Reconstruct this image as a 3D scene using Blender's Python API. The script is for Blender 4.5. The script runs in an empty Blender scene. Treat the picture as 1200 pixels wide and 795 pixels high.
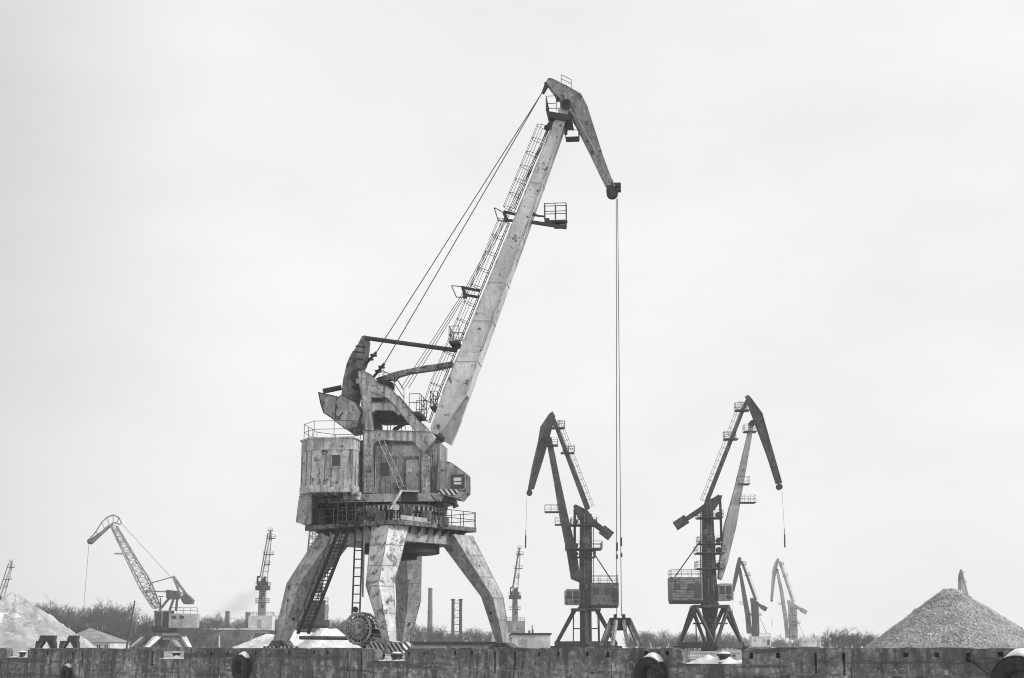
import bpy, bmesh, math, random
from mathutils import Vector, Matrix, noise as mnoise

C = bpy.context.scene.collection
SC = bpy.context.scene
R = math.radians
random.seed(11)

# ------------------------------------------------------------------ camera
FPX, CX, CY, CZ, HY = 1700.0, 600.0, 397.5, 0.65, 760.0   # measured in the photo's own pixels
TH = math.atan((HY - CY) / FPX)
cam = bpy.data.cameras.new('camera')
cam.sensor_fit = 'HORIZONTAL'; cam.sensor_width = 36.0
cam.lens = FPX / 1200.0 * 36.0
cam.clip_start = 0.5; cam.clip_end = 6000
camo = bpy.data.objects.new('camera', cam); C.objects.link(camo)
camo.location = (0, 0, CZ); camo.rotation_euler = (R(90) + TH, 0, 0)
SC.camera = camo

# ------------------------------------------------------------------ light
SUN_EL, SUN_AZ = 33.0, 106.0        # azimuth clockwise from +Y (view direction): from the right, a little in front
wd = bpy.data.worlds.new('World'); SC.world = wd; wd.use_nodes = True
nt = wd.node_tree; nt.nodes.clear()
def wn(t, **k):
    n = nt.nodes.new(t)
    for a, b in k.items(): setattr(n, a, b)
    return n
out = wn('ShaderNodeOutputWorld'); bg = wn('ShaderNodeBackground')
sky = wn('ShaderNodeTexSky', sky_type='NISHITA', sun_disc=False, sun_elevation=R(SUN_EL), sun_rotation=R(SUN_AZ))
bw = wn('ShaderNodeRGBToBW')
tc = wn('ShaderNodeTexCoord'); sep = wn('ShaderNodeSeparateXYZ')
nt.links.new(tc.outputs['Generated'], sep.inputs[0])
side = wn('ShaderNodeMapRange', interpolation_type='SMOOTHSTEP')          # greyer cloud towards the left
side.inputs[1].default_value = -0.42; side.inputs[2].default_value = -0.155
side.inputs[3].default_value = 0.67; side.inputs[4].default_value = 1.0
nt.links.new(sep.outputs[0], side.inputs[0])
up = wn('ShaderNodeMapRange', interpolation_type='SMOOTHSTEP')
up.inputs[1].default_value = 0.0; up.inputs[2].default_value = 0.45
up.inputs[3].default_value = 1.0; up.inputs[4].default_value = 1.0
nt.links.new(sep.outputs[2], up.inputs[0])
cl = wn('ShaderNodeTexNoise'); cl.inputs['Scale'].default_value = 2.8; cl.inputs['Detail'].default_value = 5; cl.inputs['Roughness'].default_value = .55
mp = wn('ShaderNodeMapping'); mp.inputs['Scale'].default_value = (1, 1, 2.2)
nt.links.new(tc.outputs['Generated'], mp.inputs[0]); nt.links.new(mp.outputs[0], cl.inputs['Vector'])
clr = wn('ShaderNodeMapRange'); clr.inputs[1].default_value = .3; clr.inputs[2].default_value = .7
clr.inputs[3].default_value = .905; clr.inputs[4].default_value = 1.06
nt.links.new(cl.outputs[0], clr.inputs[0])
def wmath(op, a, b):
    n = wn('ShaderNodeMath', operation=op)
    for i, x in enumerate((a, b)):
        if isinstance(x, (int, float)): n.inputs[i].default_value = x
        else: nt.links.new(x, n.inputs[i])
    return n.outputs[0]
nt.links.new(sky.outputs[0], bw.inputs[0])
over = wmath('MULTIPLY', wmath('MULTIPLY', wmath('MULTIPLY', side.outputs[0], up.outputs[0]), clr.outputs[0]), 9.6)
mixv = wmath('ADD', wmath('MULTIPLY', over, 0.94), wmath('MULTIPLY', bw.outputs[0], 0.06))
nt.links.new(mixv, bg.inputs[0]); bg.inputs[1].default_value = 0.1
nt.links.new(bg.outputs[0], out.inputs[0])
sl = bpy.data.lights.new('sun', 'SUN'); sl.energy = 3.0; sl.angle = R(14); sl.color = (1, .995, .985)
so = bpy.data.objects.new('sun', sl); C.objects.link(so)
sd = Vector((math.sin(R(SUN_AZ)) * math.cos(R(SUN_EL)), math.cos(R(SUN_AZ)) * math.cos(R(SUN_EL)), math.sin(R(SUN_EL))))
so.rotation_euler = sd.to_track_quat('Z', 'Y').to_euler(); so.location = (60, -40, 80)
SC.view_settings.view_transform = 'Standard'; SC.view_settings.look = 'None'
SC.view_settings.exposure = 0.0; SC.view_settings.gamma = 1.0; SC.view_settings.use_curve_mapping = False
SC.render.engine = 'CYCLES'
SC.cycles.use_denoising = True
SC.cycles.max_bounces = 6; SC.cycles.diffuse_bounces = 3; SC.cycles.volume_bounces = 1
SC.cycles.use_adaptive_sampling = True; SC.cycles.adaptive_threshold = 0.02
SC.render.film_transparent = False
SC.cycles.pixel_filter_type = 'BLACKMAN_HARRIS'; SC.cycles.filter_width = 1.05

# ------------------------------------------------------------------ measuring helpers
FW = Vector((0, math.cos(TH), math.sin(TH))); UPV = Vector((0, -math.sin(TH), math.cos(TH)))
def ray(px, py):
    return FW + Vector((1, 0, 0)) * ((px - CX) / FPX) + UPV * ((CY - py) / FPX)
def at(px, py, Y):
    d = ray(px, py); t = Y / d.y
    return Vector((0, 0, CZ)) + d * t
FE = FPX / math.cos(TH)
class Fr:
    """a thing's own axes: u along its length, v across (away from the viewer), z up"""
    def __init__(s, px, Y, yaw=0.0):
        s.O = Vector(((px - CX) / FE * Y, Y, 0)); s.a = R(yaw)
        s.U = Vector((math.cos(s.a), math.sin(s.a), 0)); s.V = Vector((-math.sin(s.a), math.cos(s.a), 0))
    def p(s, px, py, v=0.0):
        d = ray(px, py); c = Vector((0, 0, CZ)) - s.O
        t = (v - c.dot(s.V)) / d.dot(s.V); w = c + d * t
        return Vector((w.dot(s.U), v, w.z))
    def uz(s, px, py, v=0.0):
        q = s.p(px, py, v); return (q.x, q.z)

# ------------------------------------------------------------------ mesh builder
class MB:
    def __init__(s, xf=None): s.v = []; s.f = []; s.xf = xf
    def add(s, vs, fs):
        b = len(s.v)
        for q in vs:
            q = Vector(q); s.v.append(s.xf @ q if s.xf else q)
        for f in fs: s.f.append([b + i for i in f])
    def box(s, c, sz, rz=0.0):
        c = Vector(c); x, y, z = sz[0] / 2, sz[1] / 2, sz[2] / 2
        m = Matrix.Rotation(rz, 3, 'Z')
        vs = [c + m @ Vector((i * x, j * y, k * z)) for k in (-1, 1) for j in (-1, 1) for i in (-1, 1)]
        s.add(vs, [(0, 2, 3, 1), (4, 5, 7, 6), (0, 1, 5, 4), (2, 6, 7, 3), (0, 4, 6, 2), (1, 3, 7, 5)])
    def loft(s, rings, cap=True):
        n = len(rings[0]); vs = [q for r in rings for q in r]; fs = []
        for k in range(len(rings) - 1):
            for i in range(n):
                j = (i + 1) % n
                fs.append((k * n + i, k * n + j, (k + 1) * n + j, (k + 1) * n + i))
        if cap:
            fs.append(tuple(reversed(range(n)))); b = (len(rings) - 1) * n; fs.append(tuple(range(b, b + n)))
        s.add(vs, fs)
    def beam(s, p0, p1, w0, h0, w1=None, h1=None, up=(0, 0, 1)):
        p0 = Vector(p0); p1 = Vector(p1); w1 = w0 if w1 is None else w1; h1 = h0 if h1 is None else h1
        d = (p1 - p0).normalized(); up = Vector(up)
        if abs(d.dot(up)) > .97: up = Vector((1, 0, 0))
        sd_ = d.cross(up).normalized(); nn = sd_.cross(d)
        s.loft([[p + sd_ * (w * i / 2) + nn * (h * j / 2) for i, j in ((-1, -1), (1, -1), (1, 1), (-1, 1))]
                for p, w, h in ((p0, w0, h0), (p1, w1, h1))])
    def tube(s, p0, p1, r, n=6, r1=None):
        p0 = Vector(p0); p1 = Vector(p1); d = (p1 - p0)
        if d.length < 1e-6: return
        q = d.to_track_quat('Z', 'Y'); r1 = r if r1 is None else r1
        s.loft([[p + q @ Vector((rr * math.cos(2 * math.pi * i / n), rr * math.sin(2 * math.pi * i / n), 0)) for i in range(n)]
                for p, rr in ((p0, r), (p1, r1))])
    def path(s, pts, r, n=5, closed=False):
        for a, b in zip(pts, pts[1:]): s.tube(a, b, r, n)
        if closed: s.tube(pts[-1], pts[0], r, n)
    def prism(s, uz, v0, v1):
        s.loft([[(u, v0, z) for u, z in uz], [(u, v1, z) for u, z in uz]])
    def prismw(s, uz, ws):
        s.loft([[(u, -w, z) for (u, z), w in zip(uz, ws)], [(u, w, z) for (u, z), w in zip(uz, ws)]])
    def plan(s, xy, z0, z1, grow=0.0):
        cx = sum(p[0] for p in xy) / len(xy); cy = sum(p[1] for p in xy) / len(xy)
        g = lambda p: (p[0] + grow * math.copysign(1, p[0] - cx), p[1] + grow * math.copysign(1, p[1] - cy))
        s.loft([[(*g(p), z0) for p in xy], [(*g(p), z1) for p in xy]])
    def lathe(s, prof, c, axis=(0, 0, 1), n=24, closed=False):
        q = Vector(axis).to_track_quat('Z', 'Y'); c = Vector(c)
        rings = [[c + q @ Vector((r * math.cos(2 * math.pi * i / n), r * math.sin(2 * math.pi * i / n), z)) for i in range(n)] for r, z in prof]
        if closed: rings.append(rings[0])
        s.loft(rings, cap=not closed)
    def rail(s, pts, h=1.05, r=.024, step=1.3, rails=(1.0, .5), closed=False):
        pts = [Vector(p) for p in pts]; segs = list(zip(pts, pts[1:]))
        if closed: segs.append((pts[-1], pts[0]))
        for a, b in segs:
            for k in rails: s.tube(a + Vector((0, 0, h * k)), b + Vector((0, 0, h * k)), r, 4)
            n = max(1, round((b - a).length / step))
            for i in range(n + (0 if closed else 1)):
                q = a.lerp(b, i / n); s.tube(q, q + Vector((0, 0, h)), r, 4)
    def ladder(s, p0, p1, wdir, w=.45, step=.3, r=.022, cage=None, cr=.38):
        p0 = Vector(p0); p1 = Vector(p1); wd_ = Vector(wdir).normalized() * (w / 2); L = (p1 - p0).length
        s.tube(p0 - wd_, p1 - wd_, r, 4); s.tube(p0 + wd_, p1 + wd_, r, 4)
        for i in range(int(L / step)):
            q = p0.lerp(p1, (i + .5) * step / L); s.tube(q - wd_, q + wd_, r * .75, 3)
        if cage is not None:
            out_ = Vector(cage).normalized(); wn_ = wd_.normalized(); hoops = []
            n = max(2, int(L / .95))
            for i in range(n + 1):
                q = p0.lerp(p1, i / n)
                hp = [q - wn_ * cr, q - wn_ * cr + out_ * cr, q - wn_ * cr * .5 + out_ * cr * 1.75, q + wn_ * cr * .5 + out_ * cr * 1.75, q + wn_ * cr + out_ * cr, q + wn_ * cr]
                s.path(hp, r * .8, 3); hoops.append(hp)
            for k in (1, 2, 3, 4): s.path([h[k] for h in hoops], r * .7, 3)
    def build_each(s, name, mat, parent=None, gap=.03, **k):
        """one object per cluster of touching pieces"""
        n = len(s.v); par = list(range(n))
        def fd(i):
            while par[i] != i: par[i] = par[par[i]]; i = par[i]
            return i
        for f in s.f:
            for i in f[1:]: par[fd(i)] = fd(f[0])
        isl = {}
        for i in range(n): isl.setdefault(fd(i), []).append(i)
        bb = [[[min(s.v[i][a] for i in q) - gap for a in range(3)], [max(s.v[i][a] for i in q) + gap for a in range(3)], q] for q in isl.values()]
        cl = list(range(len(bb)))
        def f2(i):
            while cl[i] != i: i = cl[i]
            return i
        for i in range(len(bb)):
            for j in range(i):
                if all(bb[i][0][a] <= bb[j][1][a] and bb[j][0][a] <= bb[i][1][a] for a in range(3)): cl[f2(i)] = f2(j)
        gr = {}
        for i in range(len(bb)): gr.setdefault(f2(i), []).extend(bb[i][2])
        outs = []
        for q in gr.values():
            mp_ = {i: k_ for k_, i in enumerate(q)}; m2 = MB(); m2.v = [s.v[i] for i in q]; m2.f = [[mp_[i] for i in f] for f in s.f if f[0] in mp_]
            outs.append(m2.build(name, mat, parent, **k))
        return outs[0]
    def build(s, name, mat, parent=None, smooth=False, kind=None, bevel=0):
        me = bpy.data.meshes.new(name)
        me.from_pydata([tuple(q) for q in s.v], [], s.f); me.validate()
        bm = bmesh.new(); bm.from_mesh(me); bmesh.ops.recalc_face_normals(bm, faces=bm.faces); bm.to_mesh(me); bm.free()
        if smooth: me.polygons.foreach_set('use_smooth', [True] * len(me.polygons))
        for m in (mat if isinstance(mat, (list, tuple)) else [mat]): me.materials.append(m)
        o = bpy.data.objects.new(name, me); C.objects.link(o)
        if parent: o.parent = parent
        if kind: o['kind'] = kind
        if bevel:
            b = o.modifiers.new('edge', 'BEVEL'); b.width = bevel; b.segments = 2; b.limit_method = 'ANGLE'
        return o

def tag(o, label, cat, group=None, kind=None):
    o['label'] = label; o['category'] = cat
    if group: o['group'] = group
    if kind: o['kind'] = kind
    return o
def thing(name, label, cat, loc=(0, 0, 0), rz=0.0, group=None):
    o = bpy.data.objects.new(name, None); o.empty_display_size = .5; C.objects.link(o)
    o.location = loc; o.rotation_euler = (0, 0, rz)
    return tag(o, label, cat, group)
def copy_tree(o, parent=None):
    c = o.copy(); C.objects.link(c)
    if parent: c.parent = parent
    for ch in list(o.children): copy_tree(ch, c)
    return c

# ------------------------------------------------------------------ materials (all greys: the photograph is monochrome)
def g(x): return (x, x, x, 1)
class NT:
    def __init__(s, name):
        s.m = bpy.data.materials.new(name); s.m.use_nodes = True; s.t = s.m.node_tree
        s.b = s.t.nodes['Principled BSDF']; s.co = s.n('ShaderNodeTexCoord').outputs['Object']
    def n(s, t, **k):
        x = s.t.nodes.new(t)
        for a, b in k.items(): setattr(x, a, b)
        return x
    def L(s, a, b): s.t.links.new(a, b)
    def noise(s, scale, detail=6, rough=.6, stretch=None, off=0):
        x = s.n('ShaderNodeTexNoise'); x.inputs['Scale'].default_value = scale; x.inputs['Detail'].default_value = detail; x.inputs['Roughness'].default_value = rough
        m = s.n('ShaderNodeMapping'); m.inputs['Location'].default_value = (off, off * .7, off * 1.3)
        if stretch: m.inputs['Scale'].default_value = stretch
        s.L(s.co, m.inputs[0]); s.L(m.outputs[0], x.inputs['Vector']); return x.outputs[0]
    def ramp(s, f, a, b, lo=0.0, hi=1.0):
        x = s.n('ShaderNodeMapRange', interpolation_type='SMOOTHSTEP'); s.L(f, x.inputs[0])
        for i, q in enumerate((a, b, lo, hi)): x.inputs[i + 1].default_value = q
        return x.outputs[0]
    def mix(s, f, a, b):
        x = s.n('ShaderNodeMix', data_type='RGBA')
        if isinstance(f, float): x.inputs[0].default_value = f
        else: s.L(f, x.inputs[0])
        for i, q in ((6, a), (7, b)):
            if isinstance(q, float): x.inputs[i].default_value = g(q)
            else: s.L(q, x.inputs[i])
        return x.outputs[2]
    def done(s, col, rough=.7, bump=None, bs=.3, bd=.02, spec=.3):
        if isinstance(col, float): s.b.inputs['Base Color'].default_value = g(col)
        else: s.L(col, s.b.inputs['Base Color'])
        s.b.inputs['Roughness'].default_value = rough; s.b.inputs['Specular IOR Level'].default_value = spec
        if bump is not None:
            x = s.n('ShaderNodeBump'); x.inputs['Strength'].default_value = bs; x.inputs['Distance'].default_value = bd
            s.L(bump, x.inputs['Height']); s.L(x.outputs[0], s.b.inputs['Normal'])
        return s.m
def steel(name, base, dirt, rust, rust_at=.62, streak=.5, scale=.8, off=0, groove=None, soft=.05, horiz=False):
    t = NT(name)
    c = t.mix(t.ramp(t.noise(scale * .7, 6, .65, off=off), .36, .64), base * 1.12, base * .66)
    fine = t.noise(scale * 5, 8, .75, off=off + 2)
    c = t.mix(t.ramp(fine, .38, .62, .45, 0), c, dirt)
    st = t.noise(2.6, 8, .7, stretch=(1.6, 1.6, .15) if not horiz else (.2, .2, 1.8), off=off + 3)
    c = t.mix(t.ramp(st, .46, .62, 0, streak), c, dirt)
    pat = t.noise(scale * 2.2, 10, .75, off=off + 9)
    c = t.mix(t.ramp(pat, rust_at - .03, rust_at - .03 + soft, 0, .9), c, rust)
    sp = t.noise(scale * 8, 5, .7, off=off + 5)
    c = t.mix(t.ramp(sp, .61, .68, 0, .8), c, rust)
    lt = t.noise(scale * 3.7, 8, .75, off=off + 14)
    c = t.mix(t.ramp(lt, .60, .68, 0, .55), c, min(.82, base * 1.4))
    bump = sp
    if groove:
        w = t.n('ShaderNodeTexWave', wave_type='BANDS', bands_direction='Z' if horiz else 'X'); w.inputs['Scale'].default_value = groove
        w.inputs['Distortion'].default_value = .4; w.inputs['Detail Scale'].default_value = .6
        t.L(t.co, w.inputs['Vector'])
        c = t.mix(t.ramp(w.outputs['Fac'], .0, .3, .6, 0), c, dirt)
        bump = w.outputs['Fac']
    return t.done(c, .62, bump, .4, .02)
M = {}
M['boom'] = steel('pale_boom_paint', .62, .36, .04, .605, .45, .6, soft=.025)
M['leg'] = steel('portal_leg_paint', .44, .15, .05, .60, .8, .8, off=4)
M['legpeel'] = steel('peeling_leg_paint', .68, .34, .12, .55, .4, .85, off=31, soft=.045)
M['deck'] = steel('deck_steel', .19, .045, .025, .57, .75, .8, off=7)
M['house'] = steel('streaked_house_paint', .43, .10, .05, .60, .95, .8, off=2, groove=2.0)
M['panel'] = steel('blotchy_panel_paint', .58, .10, .035, .58, .95, .95, off=44)
M['frame'] = steel('frame_paint', .58, .14, .05, .605, .85, 1.0, off=12)
M['jib'] = steel('weathered_jib_steel', .30, .07, .025, .57, .6, .8, off=17)
M['lever'] = steel('lever_steel', .19, .05, .02, .58, .65, .9, off=21)
M['weight'] = steel('counterweight_steel', .42, .11, .04, .575, .75, .9, off=23)
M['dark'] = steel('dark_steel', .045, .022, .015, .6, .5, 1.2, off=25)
M['mid'] = steel('crane_steel_grey', .10, .022, .012, .56, .7, .7, off=27)
M['pale'] = steel('faded_crane_paint', .46, .20, .07, .60, .55, .6, off=29)
M['latt'] = steel('lattice_steel', .34, .15, .06, .60, .5, .6, off=39)
M['housedark'] = steel('dark_house_paint', .30, .05, .02, .57, .7, .8, off=33, groove=.9, horiz=True)
M['white'] = steel('white_paint', .74, .5, .3, .66, .4, .6, off=35)
t = NT('rail_steel'); M['rail'] = t.done(.06, .6)
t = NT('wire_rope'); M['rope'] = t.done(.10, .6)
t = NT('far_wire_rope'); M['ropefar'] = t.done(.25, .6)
t = NT('dusty_glass'); M['glass'] = t.done(t.mix(t.noise(2, 3), .03, .06), .25, spec=.5)
t = NT('rubber'); M['rubber'] = t.done(t.mix(t.ramp(t.noise(3.5, 8, .75), .42, .66), .010, .042), .75, t.noise(14, 3), .4, .02)
t = NT('snow'); M['snow'] = t.done(t.mix(t.ramp(t.noise(3, 6), .45, .75), .86, .7), .8, t.noise(6, 5), .4, .05)
# concrete of the quay wall: board marks, drip stains, a darker damp band
t = NT('stained_concrete')
c = t.mix(t.ramp(t.noise(.35, 6, .65), .40, .60), .66, .36)
c = t.mix(t.ramp(t.noise(1.1, 8, .72, off=2), .42, .60, .7, 0), c, .13)
c = t.mix(t.ramp(t.noise(1.0, 7, .65, stretch=(1.2, 1, .2), off=3), .475, .585, 0, .8), c, .06)
c = t.mix(t.ramp(t.noise(1.0, 6, .65, stretch=(.22, 1, 3.0), off=8), .52, .60, 0, .75), c, .055)
c = t.mix(t.ramp(t.noise(2.2, 6, .7, off=5), .58, .65, 0, .85), c, .04)
c = t.mix(t.ramp(t.noise(1.8, 8, .75, stretch=(1, 1, 1.4), off=12), .565, .65, 0, .85), c, .66)
c = t.mix(t.ramp(t.noise(4.2, 8, .78, off=26), .44, .60, .65, 0), c, .09)
c = t.mix(t.ramp(t.noise(5.0, 8, .78, off=33), .60, .68, 0, .7), c, .55)
sepn = t.n('ShaderNodeSeparateXYZ'); t.L(t.co, sepn.inputs[0])
wob = t.n('ShaderNodeMath', operation='ADD'); nz = t.noise(.6, 8, .7, off=20)
sc_ = t.n('ShaderNodeMath', operation='MULTIPLY_ADD'); sc_.inputs[1].default_value = 1.6; sc_.inputs[2].default_value = -.8
t.L(nz, sc_.inputs[0]); t.L(sepn.outputs[2], wob.inputs[0]); t.L(sc_.outputs[0], wob.inputs[1])
c = t.mix(t.ramp(wob.outputs[0], -.3, .2, 0, .48), c, .07)
M['concrete'] = t.done(c, .9, t.noise(5, 10, .8), 1.0, .08, spec=.1)
t = NT('broken_concrete'); M['concrete2'] = t.done(t.mix(t.ramp(t.noise(2, 8, .7), .4, .65), .25, .09), .9, t.noise(6, 8, .7), .6, .05)
t = NT('quay_ground')
c = t.mix(t.ramp(t.noise(.05, 8, .65), .4, .6), .16, .10); c = t.mix(t.ramp(t.noise(.22, 8, .7, off=4), .5, .62), c, .72)
M['ground'] = t.done(c, .95, t.noise(2, 6), .5, .05)
t = NT('river_bounce_white'); c = t.mix(t.ramp(t.noise(.06, 8, .65), .4, .6), .72, .45); M['bounce_sheet'] = t.done(t.mix(t.ramp(t.noise(.5, 8, .7, off=4), .52, .62, 0, .6), c, .8), .6, t.noise(1.2, 6), .3, .1)
t = NT('crushed_stone'); 
c = t.mix(t.ramp(t.noise(2.4, 6, .75), .35, .68), .56, .33)
M['gravel'] = t.done(t.mix(t.ramp(t.noise(.5, 6, .7, off=6), .42, .62, 0, .5), c, .2), .95)
t = NT('pale_sand')
c = t.mix(t.ramp(t.noise(.35, 8, .7, stretch=(1, 1, .6)), .38, .62), .50, .30); c = t.mix(t.ramp(t.noise(1.5, 8, .75, off=5), .52, .66, 0, .8), c, .2)
c = t.mix(t.ramp(t.noise(.5, 6, .7, off=15), .56, .68), c, .72)
M['sand'] = t.done(c, .95, t.noise(1.4, 8, .75), .8, .12)
t = NT('snowy_sand'); c = t.mix(t.ramp(t.noise(.5, 8, .7), .42, .66), .72, .5)
M['snowsand'] = t.done(c, .95, t.noise(1.2, 8, .7), .5, .1)
t = NT('bark'); M['bark'] = t.done(t.mix(t.noise(1, 4), .05, .09), .9)
t = NT('twigs'); M['twig'] = t.done(t.mix(t.noise(.3, 4), .06, .13), .95)
t = NT('hillside'); M['hill'] = t.done(t.mix(t.ramp(t.noise(.09, 8, .7), .4, .62), .07, .13), .95, t.noise(.5, 8, .7), .8, .5)
t = NT('roof_sheet'); M['roof'] = t.done(t.mix(t.ramp(t.noise(.6, 6), .4, .65), .2, .3), .8)
t = NT('brick_chimney'); M['chimney'] = t.done(t.mix(t.ramp(t.noise(.25, 6), .4, .65), .16, .11), .9)
t = NT('hazard_stripes')
mpn = t.n('ShaderNodeMapping'); mpn.inputs['Rotation'].default_value = (0, R(38), 0); t.L(t.co, mpn.inputs[0])
w = t.n('ShaderNodeTexWave', wave_type='BANDS', bands_direction='X'); w.inputs['Scale'].default_value = 1.35; t.L(mpn.outputs[0], w.inputs['Vector'])
c = t.mix(t.ramp(w.outputs['Fac'], .46, .54), .03, .62); c = t.mix(t.ramp(t.noise(3, 6, .7), .55, .68, 0, .7), c, .08)
M['hazard'] = t.done(c, .6)

# ------------------------------------------------------------------ setting: ground, water, far hills
WC = 70.0                                  # the quay edge is the line X + Y = WC
def ws(px): return math.sqrt(2) * WC / (1 + (px - CX) / FE)      # distance along the wall seen at this column
def wY(px): return WC / (1 + (px - CX) / FE)
far = 1400
m = MB(); e = .62
m.add([(WC + e + 800, -800, 0), (WC + e - far, far, 0), (1400, far, 0), (1400, -800, 0)], [(0, 1, 2, 3)])
m.f = [list(reversed(f)) for f in m.f]
go = m.build('ground', M['ground'], kind='structure'); tag(go, 'flat snow patched quay ground behind the concrete wall', 'ground', kind='structure')
m = MB(); m.add([(-far, -800, -2.6), (WC + 790, -800, -2.6), (WC + 790, -800, -2.6), (WC + 800, -800, -2.6), (WC - far, far, -2.6), (-far, far, -2.6)], [(0, 1, 2, 3, 4, 5)])
wo = m.build('bounce_sheet', M['bounce_sheet']); tag(wo, 'unseen river surface whitened to bounce light onto the quay wall', 'bounce_sheet', kind='structure')  # unseen river surface, made white so it bounces light up at the wall

def hill_h(x, y):
    """low wooded rise on the far left"""
    k = max(0, min(1, (-62 - x) / 75)); k = k * k * (3 - 2 * k)
    d = max(0, min(1, (y - 315) / 70)); d = d * d * (3 - 2 * d)
    return 6.0 * k * d * (1 + .16 * mnoise.noise(Vector((x * .012, y * .012, 3)))) - .3 + .25 * k
m = MB(); nx, ny = 50, 26; vs = []; fs = []
for j in range(ny + 1):
    for i in range(nx + 1):
        x = -405 + i * 7.0; y = 305 + j * 12.0
        vs.append((x, y, hill_h(x, y) - (.4 if i == nx or j == 0 else 0)))
for j in range(ny):
    for i in range(nx):
        a = j * (nx + 1) + i; fs.append((a, a + 1, a + nx + 2, a + nx + 1))
m.add(vs, fs); ho = m.build('hill', M['hill'], smooth=True); tag(ho, 'low wooded hill on the far bank behind the shed', 'hill', kind='structure')

# ------------------------------------------------------------------ the quay wall
notch_px = [(8, 33), (184, 216), (440, 475), (800, 869), (1420, 1500)]
notches = sorted([(ws(b), ws(a)) for a, b in notch_px])            # (s0, s1), s grows to the far left
S0, S1 = 42.0, 210.0
wall = thing('quay_wall', 'long stained concrete quay wall with notches across the bottom', 'quay wall', (WC, 0, 0), R(135))
def walled(s0, s1, z0, z1, holes, name, thick=.6, uneven=.0, seed=0, slope=(0, 0)):
    """a wall block whose water face (y = 0) has real recesses: holes = (s0, s1, z0, z1)"""
    rnd = random.Random(seed)
    ss = {s0, s1}; zs = {z0, z1}
    k = s0
    while k < s1: ss.add(k); k += .8
    if uneven: ss.update((s0 + .12, s0 + .34, s1 - .12, s1 - .34))
    for h in holes: ss.update((h[0], h[1])); zs.update((h[2], h[3]))
    ss = sorted(ss); zs = sorted(zs); mb = MB(); top = {}
    for s in ss: top[s] = z1 + rnd.uniform(-uneven, uneven * .5) - (rnd.uniform(.10, .22) * max(0, 1 - min(s - s0, s1 - s) / .32) if uneven else 0)
    Z = lambda s, z: top[s] if z == z1 else z
    ish = lambda sa, sb, za, zb: any(h[0] - 1e-6 <= sa and sb <= h[1] + 1e-6 and h[2] - 1e-6 <= za and zb <= h[3] + 1e-6 for h in holes)
    for sa, sb in zip(ss, ss[1:]):
        for za, zb in zip(zs, zs[1:]):
            d = -.47 if ish(sa, sb, za, zb) else 0
            mb.add([(sa, d, Z(sa, za)), (sb, d, Z(sb, za)), (sb, d, Z(sb, zb)), (sa, d, Z(sa, zb))], [(0, 1, 2, 3)])
            if d:
                mb.add([(sa, 0, za), (sa, d, za), (sa, d, zb), (sa, 0, zb)], [(0, 1, 2, 3)])
                mb.add([(sb, 0, za), (sb, d, za), (sb, d, zb), (sb, 0, zb)], [(0, 1, 2, 3)])
                mb.add([(sa, 0, zb), (sb, 0, zb), (sb, d, zb), (sa, d, zb)], [(0, 1, 2, 3)])
                mb.add([(sa, 0, za), (sb, 0, za), (sb, d, za), (sa, d, za)], [(0, 1, 2, 3)])
        mb.add([(sa, 0, top[sa]), (sb, 0, top[sb]), (sb, -thick, top[sb]), (sa, -thick, top[sa])], [(0, 1, 2, 3)])
        mb.add([(sa, -thick, z0), (sb, -thick, z0), (sb, -thick, top[sb]), (sa, -thick, top[sa])], [(0, 1, 2, 3)])
    for s, sgn in ((s0, 1), (s1, -1)):
        mb.add([(s, 0, z0), (s, -thick, z0), (s, -thick, top[s]), (s, 0, top[s])], [(0, 1, 2, 3)])
    return mb
def zpy(px, py): return CZ - (py - HY) / FE * wY(px) 
holes = []
for px, py0, py1, w_ in [(408, 764, 785, .10), (424, 764, 786, .10), (580, 764, 788, .13), (603.5, 764, 787, .12), (955, 765, 792, .12), (988, 765, 791, .12),
                          (86, 764, 777, .2), (97, 763, 780, .2), (179, 763, 780, .2),
                          (339, 763, 767, .12), (368, 763, 767, .15), (384, 763, 767, .15), (326, 772, 775, .12), (326, 763, 766, .1), (533, 763, 768, .15), (553, 763, 768, .15), (479, 764, 768, .1), (497, 764, 768, .1),
                          (588, 764, 766, .08), (632, 764, 769, .13), (654, 764, 769, .15), (688, 764, 769, .14), (712, 764, 770, .16), (757, 763, 771, .2), (782, 763, 768, .2), (880, 765, 772, .2), (911, 765, 771, .2), (1061, 765, 770, .2), (1097, 765, 770, .2), (1134, 765, 776, .18), (1172, 764, 770, .2),
                          (248, 764, 768, .2), (267, 763, 768, .15), (300, 763, 768, .15), (170, 764, 768, .15), (122, 763, 767, .15), (56, 763, 768, .2), (42, 763, 767, .2)]:
    s = ws(px); holes.append((s - w_ / 2, s + w_ / 2, zpy(px, py1), zpy(px, py0)))
LOW = 0.02
low_holes = [(a, b, max(z0, -2.0), LOW - .004) for a, b, z0, z1 in holes if z0 < LOW - .1]
up_holes = [(a, b, max(z0, LOW + .004), z1) for a, b, z0, z1 in holes]
bo = walled(S0, S1, -3.2, LOW, low_holes, 'base', .62, 0).build('wall_base', M['concrete'], wall)
edges = [S0] + [x for nn in notches for x in nn] + [S1]
for k in range(0, len(edges), 2):
    a, b = edges[k], edges[k + 1]
    hs = [h for h in up_holes if h[0] > a + .05 and h[1] < b - .05]
    walled(a, b, LOW, CZ + .02, hs, 'parapet', .5, .05, seed=k).build('parapet', M['concrete'], wall)
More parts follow.
